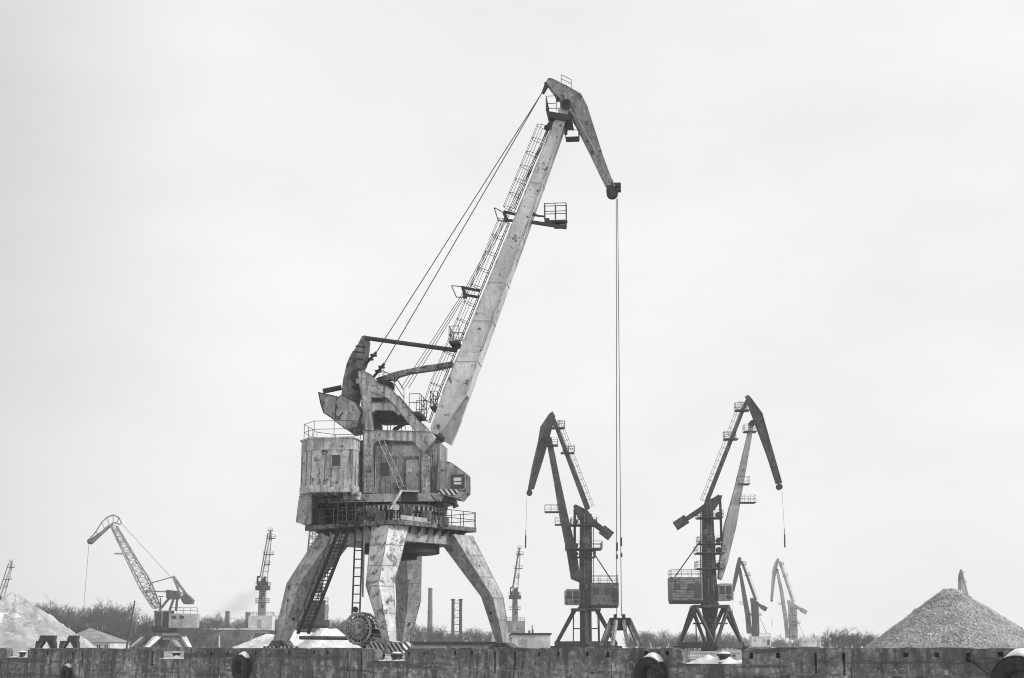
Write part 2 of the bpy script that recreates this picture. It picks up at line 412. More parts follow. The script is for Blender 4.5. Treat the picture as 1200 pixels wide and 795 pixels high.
# ledge line and patch lumps on the face: a weathered lip proud of the wall
lip = MB(); rnd = random.Random(4); k = S0 + 1
while k < S1 - 3:
    L_ = rnd.uniform(1.2, 4.0); z = -.36 + rnd.uniform(-.05, .05)
    lip.box((k + L_ / 2, .012, z), (L_, .05, rnd.uniform(.025, .07))); k += L_ + rnd.uniform(.3, 3.0)
lip.build('cracked_ledge', M['concrete2'], wall)
jn = MB(); k = S0 + 2.0
while k < S1 - 2:
    jn.box((k, .004, -1.5), (.035, .02, 2.9)); k += 6.1
jn.build('joint_strip', M['dark'], wall)

def wallpt(s, y=0.0, z=0.0):
    a = R(135); return Vector((WC + s * math.cos(a) - y * math.sin(a), s * math.sin(a) + y * math.cos(a), z))
def snow_mound(name, s0, s1, y0, y1, z0, h, label, seed):
    rnd = random.Random(seed); mb = MB(); n1, n2 = 26, 12; vs = []
    for i in range(n1 + 1):
        for j in range(n2 + 1):
            fx, fy = i / n1, j / n2; s = s0 + (s1 - s0) * fx; y = y0 + (y1 - y0) * fy
            ed = min(1, 4.5 * min(fx, 1 - fx)) * min(1, 4 * min(fy, 1 - fy))
            q = .55 + .8 * mnoise.noise(Vector((s * 1.3, y * 1.3, seed))) + .3 * mnoise.noise(Vector((s * 4, y * 4, seed)))
            vs.append((*wallpt(s, y).xy, z0 + h * max(.04, q) * (ed ** .6) - .01))
    fs = [(i * (n2 + 1) + j, i * (n2 + 1) + j + 1, (i + 1) * (n2 + 1) + j + 1, (i + 1) * (n2 + 1) + j) for i in range(n1) for j in range(n2)]
    mb.add(vs, fs); o = mb.build(name, M['snow'], smooth=True); tag(o, label, 'snow', kind='stuff'); return o
def bollard(s, y, label, r=.24, h=.42):
    q = wallpt(s, y, 0.02); root = thing('mooring_bollard', label, 'bollard', q, 0, 'mooring bollards in the wall notches')
    mb = MB(); mb.lathe([(r * 1.35, 0), (r * 1.35, .05), (r * .9, .09), (r * .82, h * .62), (r * 1.0, h * .74), (r * 1.28, h * .82), (r * 1.28, h * .95), (r * 1.1, h), (.01, h + .01)], (0, 0, 0), n=18)
    mb.build('post', M['dark'], root, smooth=False)
    mb = MB(); mb.lathe([(r * 1.15, h + .012), (r * 1.1, h + .05), (r * .7, h + .09), (.01, h + .1)], (0, 0, 0), n=16); mb.build('snow_cap', M['snow'], root, smooth=True)
bl = ['iron mooring bollard in the notch with heaped snow', 'iron mooring bollard by the near foot of the big crane', 'iron mooring bollard in the notch under the lattice boom crane', 'iron mooring bollard in the notch beside the sand pile']
nd = [n for n in notches if n[0] > 80]
sl_ = ['deep snow heaped along the notch below the pale boomed tower crane', 'snow drift in the notch under the near crane foot', 'snow drift in the notch below the lattice boom crane', 'thin snow in the notch beside the sand pile']
for i, (a, b) in enumerate(nd):
    bollard(a + (b - a) * (.38 if i == 0 else .45), -.34, bl[i], .23 if i == 0 else .22, .40 if i == 0 else .36)
    snow_mound('snow', a + .06, b - .06, -.58 if i else -1.5, -.02, LOW, .42 if i == 0 else .22, sl_[i], 3 + i)

# tyres hung on the wall
def tyre(px, D, T, zc, label, snow=True, n=40):
    s = ws(px); q = wallpt(s, .06 + T / 2, zc)
    root = thing('tyre_fender', label, 'tyre', q, R(135), 'tyre fenders hung on the quay wall')
    r = D / 2; mb = MB(); h = T / 2
    prof = [(r * .52, -h * .75), (r * .60, -h * .95), (r * .82, -h), (r * .95, -h * .82), (r, -h * .45), (r, h * .45), (r * .95, h * .82), (r * .82, h), (r * .60, h * .95), (r * .52, h * .75), (r * .50, h * .3), (r * .5, -h * .3)]
    mb.lathe(prof, (0, 0, 0), axis=(0, 1, 0), n=n, closed=True)
    mb.build('casing', M['rubber'], root, smooth=True)
    mb = MB()
    for k in range(n // 2 * 2):
        a = 2 * math.pi * k / n
        c = Vector((math.cos(a), 0, math.sin(a))) * (r + .004)
        for sg in (-1, 1):
            c2 = c + Vector((0, sg * h * .45, 0)); tdir = Vector((-math.sin(a), 0, math.cos(a)))
            mb.beam(c2 - tdir * .03 * D, c2 + tdir * .03 * D, h * .7, .05, up=c)
    mb.build('tread', M['rubber'], root)
    mb = MB()
    for dx in (-.16, .16): mb.tube((dx * r, -T / 2 + .02, r * .8), (dx * 2.2 * r, -T / 2 - .03, min(.5 - zc, r + .45)), .03, 6)
    mb.build_each('hanging_chain', M['dark'], root)
    if snow:
        mb = MB(); rings = []
        for k in range(9):
            a = R(50 + 80 * k / 8); rr = r + .01; tk = .24 * math.sin(math.pi * k / 8) * (r) + .03
            rings.append([(math.cos(a) * rr, h * .5, math.sin(a) * rr), (math.cos(a) * (rr + tk * .5), h * .2, math.sin(a) * (rr + tk * .5)), (math.cos(a) * (rr + tk), -h * .6, math.sin(a) * (rr + tk)), (math.cos(a) * (rr + tk), -h - .05, math.sin(a) * (rr + tk)), (math.cos(a) * (rr - .1), -h - .05, math.sin(a) * (rr - .1))])
        mb.loft(rings); mb.build('snow_cap', M['snow'], root, smooth=True)
    return root
tyre(767, 1.52, .5, -.5, 'snow capped tyre fender next to the notch with heaped snow')
tyre(288, 1.42, .42, -.44, 'snow capped tyre fender below the sand pile at the stair leg')
tyre(1199, 2.0, .66, -.62, 'largest tyre fender at the end of the slanting chain')
tyre(83, 1.05, .36, -1.02, 'small low hung tyre fender under the second parked grab')
tyre(-4, 1.5, .5, -.5, 'tyre fender beside the notch under the biggest sand pile')
mb = MB(); a_ = wallpt(ws(1134), .02, .33); b_ = wallpt(ws(1174), .25, -.42)
for k in range(26):
    p0 = a_.lerp(b_, k / 26); p1 = a_.lerp(b_, (k + 1.15) / 26); sag = lambda f: Vector((0, 0, -.10 * math.sin(math.pi * f)))
    mb.tube(p0 + sag(k / 26), p1 + sag((k + 1) / 26), .035 if k % 2 else .026, 6)
o = mb.build('chain', M['dark']); tag(o, 'dark chain slanting from a wall hole to the largest tyre', 'chain')

# ------------------------------------------------------------------ the big crane
YM = 89.0
F = Fr(468, YM, -6.0)          # axes of the slewing part
G = Fr(468, YM, 0.0)           # axes of the portal
XP = Matrix.Rotation(R(6), 4, 'Z')                     # portal geometry expressed in the crane's own axes
big = thing('portal_crane', 'tallest pale portal crane with long box boom on four bent legs', 'crane', F.O, F.a)
P = lambda x, y, v=0.0: F.p(x, y, v)
def z3(x, y): return (360 + x / 5.3, 370 + y / 5.3)
def z1(x, y): return (330 + x / 4.286, 460 + y / 4.286)
def z5(x, y): return (600 + x / 4.679, 80 + y / 4.679)
def z4(x, y): return (500 + x / 3.975, 220 + y / 3.975)
def UZ(pts, v): return [F.uz(*q, v) for q in pts]

# portal legs: plan centre (px at depth v), square section turned 45 degrees to the view
def leg_station(px, py, v, half):
    q = G.p(px, py, v); return [(q.x - half, v, q.z), (q.x, v - half, q.z), (q.x + half, v, q.z), (q.x, v + half, q.z)]
legs = [   # (px centre, py, v, half diagonal) top, knee, foot
    ('L', [(399, 622, 0, 1.18), (355, 684, 0, .98), (329.5, 751, 0, .46)]),
    ('N', [(457.5, 617, -4.0, 1.08), (445, 686, -5.6, .79), (457, 752, -6.3, .38)]),
    ('R', [(532, 628, 0, 1.12), (577, 700, 0, .66), (590, 754, 0, .42)]),
    ('B', [(477.5, 640, 4.0, .90), (479, 704, 5.6, .78), (471.5, 754, 6.4, .46)])]
for nm, st in legs:
    mb = MB(XP); mb.loft([leg_station(*q) for q in st])
    lo = mb.build('portal_leg', M['legpeel'] if nm == 'N' else M['leg'], big)
    if nm == 'N': lo['label'] = 'near leg with peeling pale paint'
    mb = MB(XP); rs = [[Vector(c_) for c_ in leg_station(*q)] for q in st]
    for k0, f in ((0, .33), (0, .68), (1, .02), (1, .5)):
        rg = [rs[k0][i].lerp(rs[k0 + 1][i], f) for i in range(4)]; cc = sum(rg, Vector()) / 4
        for i in range(4): a, b = rg[i], rg[(i + 1) % 4]; mb.beam(a + (a - cc).normalized() * .008, b + (b - cc).normalized() * .008, .03, .05)
    for i in range(4):
        for k0 in (0, 1): a, b = rs[k0][i], rs[k0 + 1][i]; mb.beam(a, b, .035, .035)
    mb.build('weld_seam', M['weight'], lo)
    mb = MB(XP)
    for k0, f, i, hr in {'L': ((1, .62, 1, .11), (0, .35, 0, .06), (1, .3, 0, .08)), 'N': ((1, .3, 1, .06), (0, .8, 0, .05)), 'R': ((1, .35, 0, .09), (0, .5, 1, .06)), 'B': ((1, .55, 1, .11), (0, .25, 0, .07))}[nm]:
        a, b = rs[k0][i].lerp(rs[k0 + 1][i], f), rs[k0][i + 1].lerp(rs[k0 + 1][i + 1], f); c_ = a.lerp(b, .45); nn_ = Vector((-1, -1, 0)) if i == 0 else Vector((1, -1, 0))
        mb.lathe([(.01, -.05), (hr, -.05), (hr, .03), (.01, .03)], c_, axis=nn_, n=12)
    mb.build_each('hole_disc', M['dark'], lo)  # dark discs: painted darkness of lightening holes, plus manhole patches
    px, py, v, hf = st[-1]; q = G.p(px, py, v)
    mb = MB(XP); a = R(135) if nm in 'NL' else R(135)
    d = Vector((math.cos(a), math.sin(a), 0)); nn = Vector((-d.y, d.x, 0))
    base = Vector((q.x, v, 0))
    # bogie: equaliser beam, wheel boxes and wheels on the rail
    mb.loft([[base + d * (i * L_) + nn * (j * w_) + Vector((0, 0, zz)) for i, j in ((-1, -1), (1, -1), (1, 1), (-1, 1))] for zz, L_, w_ in ((.34, 1.15, .22), (.62, 1.2, .24), (q.z + .02, .5, .3))])
    mb.build('bogie', M['frame'] if nm == 'N' else M['deck'], lo)
    mb = MB(XP)
    for sg in (-1, 1):
        c = base + d * (sg * .75) + Vector((0, 0, .26)); mb.lathe([(.02, -.09), (.24, -.09), (.24, -.04), (.27, -.04), (.27, .09), (.02, .09)], c, axis=nn, n=16)
    mb.build_each('wheel', M['dark'], lo)
    if nm in 'NL':
        mb = MB(XP)
        for sg in (-1, 1):
            for side_ in (-1, 1):
                c = base + d * (sg * .78) + nn * (side_ * .27) + Vector((0, 0, .70 if nm == 'N' else .5))
                mb.beam(c - d * .62, c + d * .62, .03, .56)
            c = base + d * (sg * 1.42) + Vector((0, 0, .70 if nm == 'N' else .5)); mb.beam(c - nn * .27, c + nn * .27, .03, .56)
        mb.build_each('hazard_plate', M['hazard'], lo)
# tie pipe between two feet
mb = MB(XP); mb.tube(G.p(352, 747.5, -1.0), G.p(409, 748.2, -4.4), .11, 8); mb.tube(G.p(441, 745, -5.6), G.p(450, 745, -6.0), .12, 8); mb.build_each('tie_pipe', M['deck'], big)

# portal head: girder ring, deck plate, railings
D1, D2 = 5.2, 3.75
zt = G.p(468, 609.5, -D1).z; zd = zt - .24
mb = MB(XP)
def diamond(r, cut=.8): return [(-r + cut, -cut), (-cut, -r + cut), (cut, -r + cut), (r - cut, -cut), (r - cut, cut), (cut, r - cut), (-cut, r - cut), (-r + cut, cut)]
dm = [(-D1, -.35), (-.35, -D1), (.35, -D1), (D1, -.35), (D1, .35), (.35, D1), (-.35, D1), (-D1, .35)]
cr_, sr_ = math.cos(R(7)), math.sin(R(7)); dm = [(x * cr_ - y * sr_ - .62, x * sr_ + y * cr_) for x, y in dm]
mb.loft([[(x, y, zd) for x, y in dm], [(x, y, zt) for x, y in dm]]); mb.build('portal_deck', M['deck'], big)
mb = MB(XP); gm = [(x * .84, y * .84) for x, y in dm]
zg = zd - .86
mb.loft([[(x * .97, y * .97, zg) for x, y in gm], [(x, y, zd - .003) for x, y in gm]]); mb.build('portal_girder', M['leg'], big)
mb = MB(XP)      # bracket ribs under the deck overhang
for i in range(8):
    a, b = Vector((*dm[i], 0)), Vector((*dm[(i + 1) % 8], 0))
    if (b - a).length < 2: continue
    for k in range(1, 8):
        q = a.lerp(b, k / 8); q2 = q * .84; mb.loft([[(q.x, q.y, zd - .06), (q.x * .985, q.y * .985, zd - .02), (q2.x, q2.y, zd - .02), (q2.x, q2.y, zd - .42)], [(q.x + .06, q.y, zd - .06), (q.x * .985 + .06, q.y * .985, zd - .02), (q2.x + .06, q2.y, zd - .02), (q2.x + .06, q2.y, zd - .42)]])
mb.build_each('deck_bracket', M['dark'], big)
mb = MB(XP); mb.rail([(x * .985, y * .985, zt) for x, y in dm], .92, .022, 1.15, closed=True); mb.build('deck_railing', M['rail'], big)
mb = MB(XP); mb.lathe([(2.1, zg - .55), (2.35, zg - .5), (2.35, zg + .1), (1.2, zg + .1)], (0, 0, 0), n=28); mb.lathe([(.5, zg - .9), (1.0, zg - .85), (1.05, zg - .4), (.5, zg - .4)], (0, 0, 0), n=20); mb.build_each('centre_drum', M['dark'], big)
# slewing ring
zs0 = zt + .02; zs1 = P(470, 590.5, -2.6).z
mb = MB(); mb.lathe([(2.55, zs0), (2.55, zs0 + .35), (2.3, zs0 + .36), (2.3, zs1 - .5), (2.7, zs1 - .48), (2.7, zs1), (1.5, zs1)], (0, 0, 0), n=48); mb.build('slewing_ring', M['dark'], big)
mb = MB()
for k in range(56):
    a = 2 * math.pi * k / 56
    c = Vector((math.cos(a), math.sin(a), 0)) * 2.46; c.z = (zs0 + .36 + zs1 - .5) / 2
    mb.box(c, (.3, .07, zs1 - zs0 - .9), a)
    c = Vector((math.cos(a), math.sin(a), 0)) * 2.72; c.z = zs1 - .24
    mb.box(c, (.16, .09, .3), a)
    c = Vector((math.cos(a), math.sin(a), 0)) * 2.58; c.z = zs0 + .2
    mb.box(c, (.14, .1, .26), a)
rr_ = mb.build('ring_rib', M['frame'], big); rr_['kind'] = 'stuff'
# lamp on the near corner and a small pale apron plate
mb = MB(XP); mb.lathe([(.02, -.1), (.17, -.1), (.2, .1), (.02, .1)], (.05, -D1 + .2, zt + .75), axis=(.2, -1, .1), n=14); mb.tube((.05, -D1 + .22, zt), (.05, -D1 + .22, zt + .7), .04, 6); mb.build('floodlight', M['pale'], big)
mb = MB(XP); a, b = Vector((.3, -D1 + .35, 0)), Vector((1.9, -D1 + 1.95, 0)); mb.beam(a + Vector((0, 0, zt + .2)), b + Vector((0, 0, zt + .12)), .04, .26); mb.build('apron_plate', M['pale'], big)

# turntable base: deck edge under the houses
zb0 = P(470, 588.0, -1.75).z; zb1 = P(470, 578.5, -1.75).z
ul = F.uz(424, 560, -1.75)[0]; ur = F.uz(516, 560, -1.75)[0]
mb = MB(); mb.plan([(ul - 1.2, -1.75), (ur, -1.75), (ur + .5, -1.2), (ur + .5, 1.2), (ur, 1.75), (ul - 1.2, 1.75)], zb0, zb1); mb.build('turntable', M['frame'], big)
mb = MB()
for k in range(9):
    u = ul + .3 + k * (ur - ul - .4) / 8; mb.box((u, 0, zb0 - .1), (.12, 3.3, .2))
mb.build('turntable_rib', M['dark'], big)
# machinery house
mh = [(F.uz(353.5, 540, -1.7)[0], -1.7), (F.uz(365, 540, -3.0)[0], -3.0), (F.uz(413, 540, -3.0)[0], -3.0), (F.uz(428.5, 540, -.25)[0], -.25)]
mh = mh + [(x, -y) for x, y in reversed(mh)]
mz0 = P(390, 568.5, -3.0).z; mz1 = P(390, 513, -3.0).z
mb = MB(); mb.plan(mh, mz0 + .01, mz1 - .72); hs = mb.build('machinery_house', M['panel'], big)
mb = MB()
for a, b in zip(mh, mh[1:] + mh[:1]):
    a, b = Vector((*a, 0)), Vector((*b, 0)); n_s = max(1, round((b - a).length / .78)); nr_ = Vector(((b - a).y, -(b - a).x, 0)).normalized()
    for k in range(n_s): q = a.lerp(b, k / n_s) + nr_ * .008; mb.tube((q.x, q.y, mz0 + .01), (q.x, q.y, mz1 - .72), .018, 4)
so_ = mb.build('panel_seam', M['deck'], hs)
mb = MB(); mb.plan(mh, mz1 - .72, mz1 - .05, .03); mb.plan(mh, mz1 - .05, mz1 + .04, .10); mb.build('roof', M['frame'], hs)
mb = MB(); mb.plan(mh, mz0 - .42, mz0 + .01, .06); mb.build('skirt', M['frame'], hs)
mb = MB(); a, b = P(389, 533, -3.0), P(399.5, 547, -3.0); mb.box(((a.x + b.x) / 2, -3.03, (a.z + b.z) / 2), (b.x - a.x + .1, .08, a.z - b.z + .1)); wo_ = mb.build_each('window', M['frame'], hs)
mb = MB(); mb.box(((a.x + b.x) / 2, -3.06, (a.z + b.z) / 2), (b.x - a.x - .06, .06, a.z - b.z - .06)); mb.build('pane', M['glass'], wo_)
mb = MB(); mb.rail([(x * .985, y * .96, mz1 + .04) for x, y in mh], 1.0, .019, 1.1, closed=True); mb.build('roof_railing', M['rail'], hs)
mb = MB()     # floor beams under the overhang
for k in range(5):
    u = mh[1][0] + .25 + k * .62; mb.box((u, 0, mz0 - .50), (.07, 5.6, .16))
mb.box(((mh[1][0] + mh[2][0]) / 2 + .3, 1.6, mz0 - .75), (3.6, .25, .5)); mb.box(((mh[1][0] + mh[2][0]) / 2 + .3, -.2, mz0 - .66), (3.6, .12, .3))
mb.build_each('floor_beam', M['weight'], hs)
mb = MB(); a = [P(411.5, 568.5, -3.07), P(411.5, 576.5, -3.07), P(422, 588.5, -1.80), P(424, 578, -1.80)]; mb.loft([a, [q + Vector((-.12, .16, 0)) for q in a]]); mb.build('step_plate', M['panel'], hs)
mb = MB(); bp = UZ([(350.5, 581), (365, 577), (365, 613), (360, 617), (346.5, 612)], -1.9); mb.prism(bp, -1.9, 1.9); mb.build('ballast', M['weight'], big)
mb = MB(); bp = UZ([(365.5, 596), (381, 600), (381, 618), (365.5, 620)], -1.5); mb.prism(bp, -1.5, 1.5); mb.build('ballast_shade', M['dark'], big)  # dark block stands in for the shadow under the ballast
# central house
ca = F.uz(425, 507, -1.2); cb = F.uz(515, 579, -1.2)
mb = MB(); mb.plan([(ca[0], -1.2), (cb[0], -1.2), (cb[0] + .1, -.9), (cb[0] + .1, 1.2), (ca[0], 1.2)], zb1 + .004, P(470, 520.5, -1.2).z); ch = mb.build('central_house', M['house'], big)
mb = MB(); a, b = P(437, 523, -1.2), P(494, 535, -1.2); mb.box(((a.x + b.x) / 2, -1.225, (a.z + b.z) / 2), (b.x - a.x, .05, a.z - b.z)); mb.build('upper_panel', M['frame'], ch)
mb = MB(); a, b = P(446, 543, -1.2), P(455.5, 557, -1.2); mb.box(((a.x + b.x) / 2, -1.24, (a.z + b.z) / 2), (b.x - a.x, .07, a.z - b.z)); mb.build_each('window', M['glass'], ch)
mb = MB(); a, b = P(476, 539, -1.2), P(491, 574.5, -1.2); mb.box(((a.x + b.x) / 2, -1.245, (a.z + b.z) / 2), (b.x - a.x, .08, a.z - b.z)); dr = mb.build('door', M['frame'], ch)
mb = MB(); mb.box((b.x - .12, -1.30, (a.z + b.z) / 2), (.05, .05, .2)); mb.build('handle', M['dark'], dr)
mb = MB()
for x in (a.x - .05, b.x + .05): mb.box((x, -1.25, (a.z + b.z) / 2), (.07, .1, a.z - b.z + .1))
mb.box(((a.x + b.x) / 2, -1.25, a.z + .05), (b.x - a.x, .1, .07)); mb.build_each('frame', M['deck'], dr)
# lower frame: two columns, head beam, gussets, each side of the house
for sg in (-1, 1):
    v = -1.52; t0, t1 = (v - .2, v + .2) if sg < 0 else (-v - .2, -v + .2)
    mb = MB()
    mb.prism(UZ([(426, 504), (505, 506), (509, 510), (509, 516), (497, 530), (505, 536), (505, 578), (494, 578), (493.5, 528), (484, 517.5), (446, 516), (438.5, 520), (437.5, 532), (437.5, 578), (426, 578)], v), t0, t1)
    mb.build('portal_frame', M['frame'], big)
    # A-frame: upright and raking strut with a cross beam and deck plate at the head
    mb = MB()
    mb.prism(UZ([z3(330, 452), z3(395, 452), z3(398, 520), z3(412, 720), z3(362, 722), z3(350, 600)], v), t0 + .01, t1 - .01)
    mb.prism(UZ([z3(320, 352), z3(346, 340), z3(400, 368), z3(445, 425), z3(520, 450), z3(735, 700), z3(745, 722), z3(672, 722), z3(575, 600), z3(500, 512), z3(455, 505), z3(395, 470), z3(330, 452)], v), t0, t1)
    mb.prism(UZ([z3(396, 540), z3(530, 540), z3(590, 615), z3(565, 618), z3(535, 592), z3(430, 588), z3(408, 606), z3(398, 606)], v), t0 + .02, t1 - .02)
    mb.prism(UZ([z3(385, 466), z3(440, 466), z3(478, 511), z3(385, 511)], v), t0 + .03, t1 - .03)
    mb.build_each('a_frame', M['frame'], big)
mb = MB()
for x, y, hw in ((345, 430, .2), (470, 470, .18), (375, 570, .16), (720, 700, .2)):
    q = P(*z3(x, y), 0); mb.box(q, (.3, 2.7, .3))
mb.build_each('cross_tube', M['frame'], big)
mb = MB(); q0, q1 = P(*z3(430, 596), -1.2), P(*z3(600, 640), -1.2); mb.box(((q0.x + q1.x) / 2, 0, (q0.z + q1.z) / 2), (q1.x - q0.x, 2.4, .55)); mb.build('winch_floor', M['dark'], big)
mb = MB(); mb.beam(P(*z3(535, 715), -1.2), P(*z3(625, 655), -1.2), .2, .22); mb.beam(P(*z3(420, 610), -1.3), P(*z3(430, 720), -1.3), .12, .14); mb.build_each('brace', M['dark'], big)
mb = MB()
for dx in (500, 585): mb.tube(P(*z3(dx, 650), -1.2), P(*z3(dx, 715), -1.2), .025, 4)
mb.rail([P(*z3(425, 715), -1.3), P(*z3(655, 715), -1.3)], 1.0, .022, 1.0); mb.rail([P(*z3(425, 715), 1.6), P(*z3(700, 715), 1.6)], 1.0, .022, 1.0)
mb.build_each('frame_railing', M['rail'], big)
# head platform of the A-frame
q0 = P(*z3(285, 446), -1.0); q1 = P(*z3(470, 452), -1.0)
mb = MB(); mb.box(((q0.x + q1.x) / 2, 0, q0.z), (q1.x - q0.x, 2.6, .14)); mb.build('head_platform', M['dark'], big)
mb = MB(); mb.rail([P(*z3(476, 450), -1.3), P(*z3(540, 470), -1.3), P(*z3(600, 560), -1.3)], 1.0, .022, .8); mb.rail([P(*z3(445, 430), 1.3), P(*z3(540, 470), 1.3), P(*z3(600, 560), 1.3)], 1.0, .022, .8); mb.rail([P(*z3(470, 385), 0), P(*z3(471, 385), 1.2)], .9, .02, 1); mb.build_each('head_railing', M['rail'], big)
q0 = P(*z3(632, 606), -1.3); q1 = P(*z3(698, 606), -1.3)
mb = MB(); mb.box(((q0.x + q1.x) / 2, 0, q0.z), (q1.x - q0.x, 2.6, .2)); mb.prism(UZ([z3(640, 608), z3(698, 608), z3(690, 622), z3(655, 622)], -1.3), -1.25, -1.05); mb.build_each('boom_platform', M['dark'], big)
mb = MB(); mb.rail([(q0.x, -1.28, q0.z + .1), (q1.x, -1.28, q0.z + .1), (q1.x, 1.28, q0.z + .1), (q0.x, 1.28, q0.z + .1)], 1.1, .022, .65); mb.build_each('boom_platform_railing', M['rail'], big)
# machinery between the frame sides (winch, sheave blocks)
mb = MB(); mb.lathe([(.1, -.8), (.5, -.8), (.5, .8), (.1, .8)], P(*z3(330, 390), 0), axis=(0, 1, 0), n=18); mb.lathe([(.1, -.3), (.42, -.3), (.42, .3), (.1, .3)], P(*z3(470, 430), 0), axis=(0, 1, 0), n=18); mb.lathe([(.1, -.3), (.3, -.3), (.3, .3), (.1, .3)], P(*z3(510, 440), .3), axis=(0, 1, 0), n=14); mb.build_each('luffing_winch', M['dark'], big)

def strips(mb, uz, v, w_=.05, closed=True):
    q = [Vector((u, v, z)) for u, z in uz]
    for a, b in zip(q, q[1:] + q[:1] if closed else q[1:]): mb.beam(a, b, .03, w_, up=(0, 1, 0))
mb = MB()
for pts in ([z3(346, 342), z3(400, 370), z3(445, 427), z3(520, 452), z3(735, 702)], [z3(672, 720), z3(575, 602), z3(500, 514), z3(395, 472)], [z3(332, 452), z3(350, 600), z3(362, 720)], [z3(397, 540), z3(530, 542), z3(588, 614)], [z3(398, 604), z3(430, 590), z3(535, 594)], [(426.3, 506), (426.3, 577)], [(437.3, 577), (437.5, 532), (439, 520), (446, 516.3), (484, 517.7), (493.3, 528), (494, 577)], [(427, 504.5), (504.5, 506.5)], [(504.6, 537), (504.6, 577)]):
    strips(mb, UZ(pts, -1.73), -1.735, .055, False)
mb.build('edge_shade_line', M['deck'], big)  # dark strips added to draw the shaded frame edges as crisp lines
mb = MB()
for x, y in ((350, 390), (380, 415), (410, 435), (640, 620), (600, 570), (470, 480)): c = P(*z3(x, y), -1.73); mb.lathe([(.01, -.03), (.04, -.03), (.04, .03), (.01, .03)], c, axis=(0, 1, 0), n=8)
for x in (429, 434.5, 497, 502): 
    for y in range(522 if x < 440 else 540, 576, 6): c = P(x, y, -1.73); mb.lathe([(.01, -.02), (.035, -.02), (.035, .02), (.01, .02)], c, axis=(0, 1, 0), n=6)
bo2 = mb.build('bolt_heads', M['dark'], big); bo2['kind'] = 'stuff'
# counterweight lever and box
lv = [z3(*q) for q in ((330, 122), (345, 112), (364, 120), (372, 150), (362, 215), (348, 290), (322, 335), (312, 380), (330, 440), (308, 490), (296, 540), (255, 525), (212, 490), (222, 400), (243, 300), (268, 240), (300, 190))]
mb = MB(); mb.prismw(UZ(lv, -.7), [.3, .25, .3, .35, .5, .6, .65, .7, .7, .7, .7, .7, .7, .7, .65, .6, .45]); le = mb.build('counterweight_lever', M['lever'], big)
mb = MB()
for y0, xl, xr in ((190, 300, 365), (225, 282, 360), (265, 265, 350)):
    mb.beam(P(*z3(xl, y0), -.72), P(*z3(xr, y0 + 6), -.72), .06, .1)
mb.build('rung', M['dark'], le)
mb = MB(); mb.tube(P(*z3(100, 470), 1.2), P(*z3(212, 447), 1.2), .17, 8); mb.build('lever_arm', M['dark'], le)
zz = lambda x, y, v=-1.6: F.p(*z3(x, y), v)
def rect_v(pts_near, vn): return [F.p(*z3(*q), vn) for q in pts_near]
near_r = rect_v([(180, 520), (216, 492), (300, 540), (338, 598), (312, 692), (240, 706), (172, 655)], -1.5)
mb = MB(); far_r = [Vector((q.x, 1.5, q.z)) for q in near_r]; mb.loft([near_r, far_r])
rear = rect_v([(72, 478), (180, 515), (172, 650), (104, 603), (86, 550)], -1.5)
ra = [Vector((F.p(*z3(*q), v).x, v, F.p(*z3(*q), v).z)) for q, v in (((72, 478), -.5), ((190, 505), -1.42), ((176, 652), -1.42), ((104, 603), -.6), ((86, 550), -.5))]
mb.loft([ra, [Vector((q.x, -q.y, q.z)) for q in ra]])
cw = mb.build_each('counterweight', M['weight'], big)
mb = MB(); mb.beam(zz(192, 640, -1.53), zz(222, 602, -1.53), .05, .08); mb.build('lug', M['dark'], cw)
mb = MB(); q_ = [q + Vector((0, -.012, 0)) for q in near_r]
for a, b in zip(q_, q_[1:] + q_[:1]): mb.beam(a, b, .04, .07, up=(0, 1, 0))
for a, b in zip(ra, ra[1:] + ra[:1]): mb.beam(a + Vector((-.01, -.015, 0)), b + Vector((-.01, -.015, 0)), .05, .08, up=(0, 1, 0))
mb.build('outline_bar', M['dark'], cw)  # dark outlines added to set the faces apart where shading does not

# boom
bs = [((518, 462), (546, 462), .95)] + [((518 + 132 * f, 462 - 320 * f), (546 + 116 * f, 462 - 319 * f), (.95 - .40 * f)) for f in (.15, .32, .5, .75, 1.0)]
mb = MB(); rings = []
for l, r_, w_ in bs:
    a = F.uz(*l, -w_); b = F.uz(*r_, -w_)
    rings.append([(a[0], -w_, a[1]), (b[0], -w_, b[1]), (b[0], w_, b[1]), (a[0], w_, a[1])])
mb.loft(rings)
for sg in (-1, 1):
    ws_ = sorted((sg * .945, sg * .55)); w2 = sorted((sg * 1.25, sg * .9))
    up_ = UZ([(518, 462), (546, 462), z3(848, 700), z3(815, 745), z3(775, 730), z3(768, 705)] if sg < 0 else [(518, 462), (546, 462), z3(906, 690), z3(866, 778), z3(805, 745), z3(768, 705)], -.95)
    mb.loft([[(u, ws_[0] if i < 2 else w2[0], z) for i, (u, z) in enumerate(up_)], [(u, ws_[1] if i < 2 else w2[1], z) for i, (u, z) in enumerate(up_)]])
hd = UZ([(650, 142.5), (662, 143), (668.5, 126), (664, 118), (658, 120)], -.55)
for sg in (-1, 1):
    ws_ = sorted((sg * .549, sg * .4)); mb.prism(hd, ws_[0], ws_[1])
boom = mb.build('boom', M['boom'], big)
mb = MB()   # seam straps round the box and edge flanges
for f in (.16, .34, .5, .66, .82):
    i = f * (len(rings) - 1); k = int(i); fr = i - k
    q = [Vector(rings[k][j]).lerp(Vector(rings[k + 1][j]), fr) for j in range(4)]
    for j in range(4): mb.beam(q[j] * 1.0 + (q[j] - sum(q, Vector()) / 4).normalized() * .01, q[(j + 1) % 4] + (q[(j + 1) % 4] - sum(q, Vector()) / 4).normalized() * .01, .05, .03)
for j in (0, 1):
    for k in range(len(rings) - 1):
        a, b = Vector(rings[k][j]), Vector(rings[k + 1][j]); off = Vector((0, -.015, 0)); mb.beam(a + off, b + off, .05, .07)
mb.build('seam_strap', M['frame'], boom)
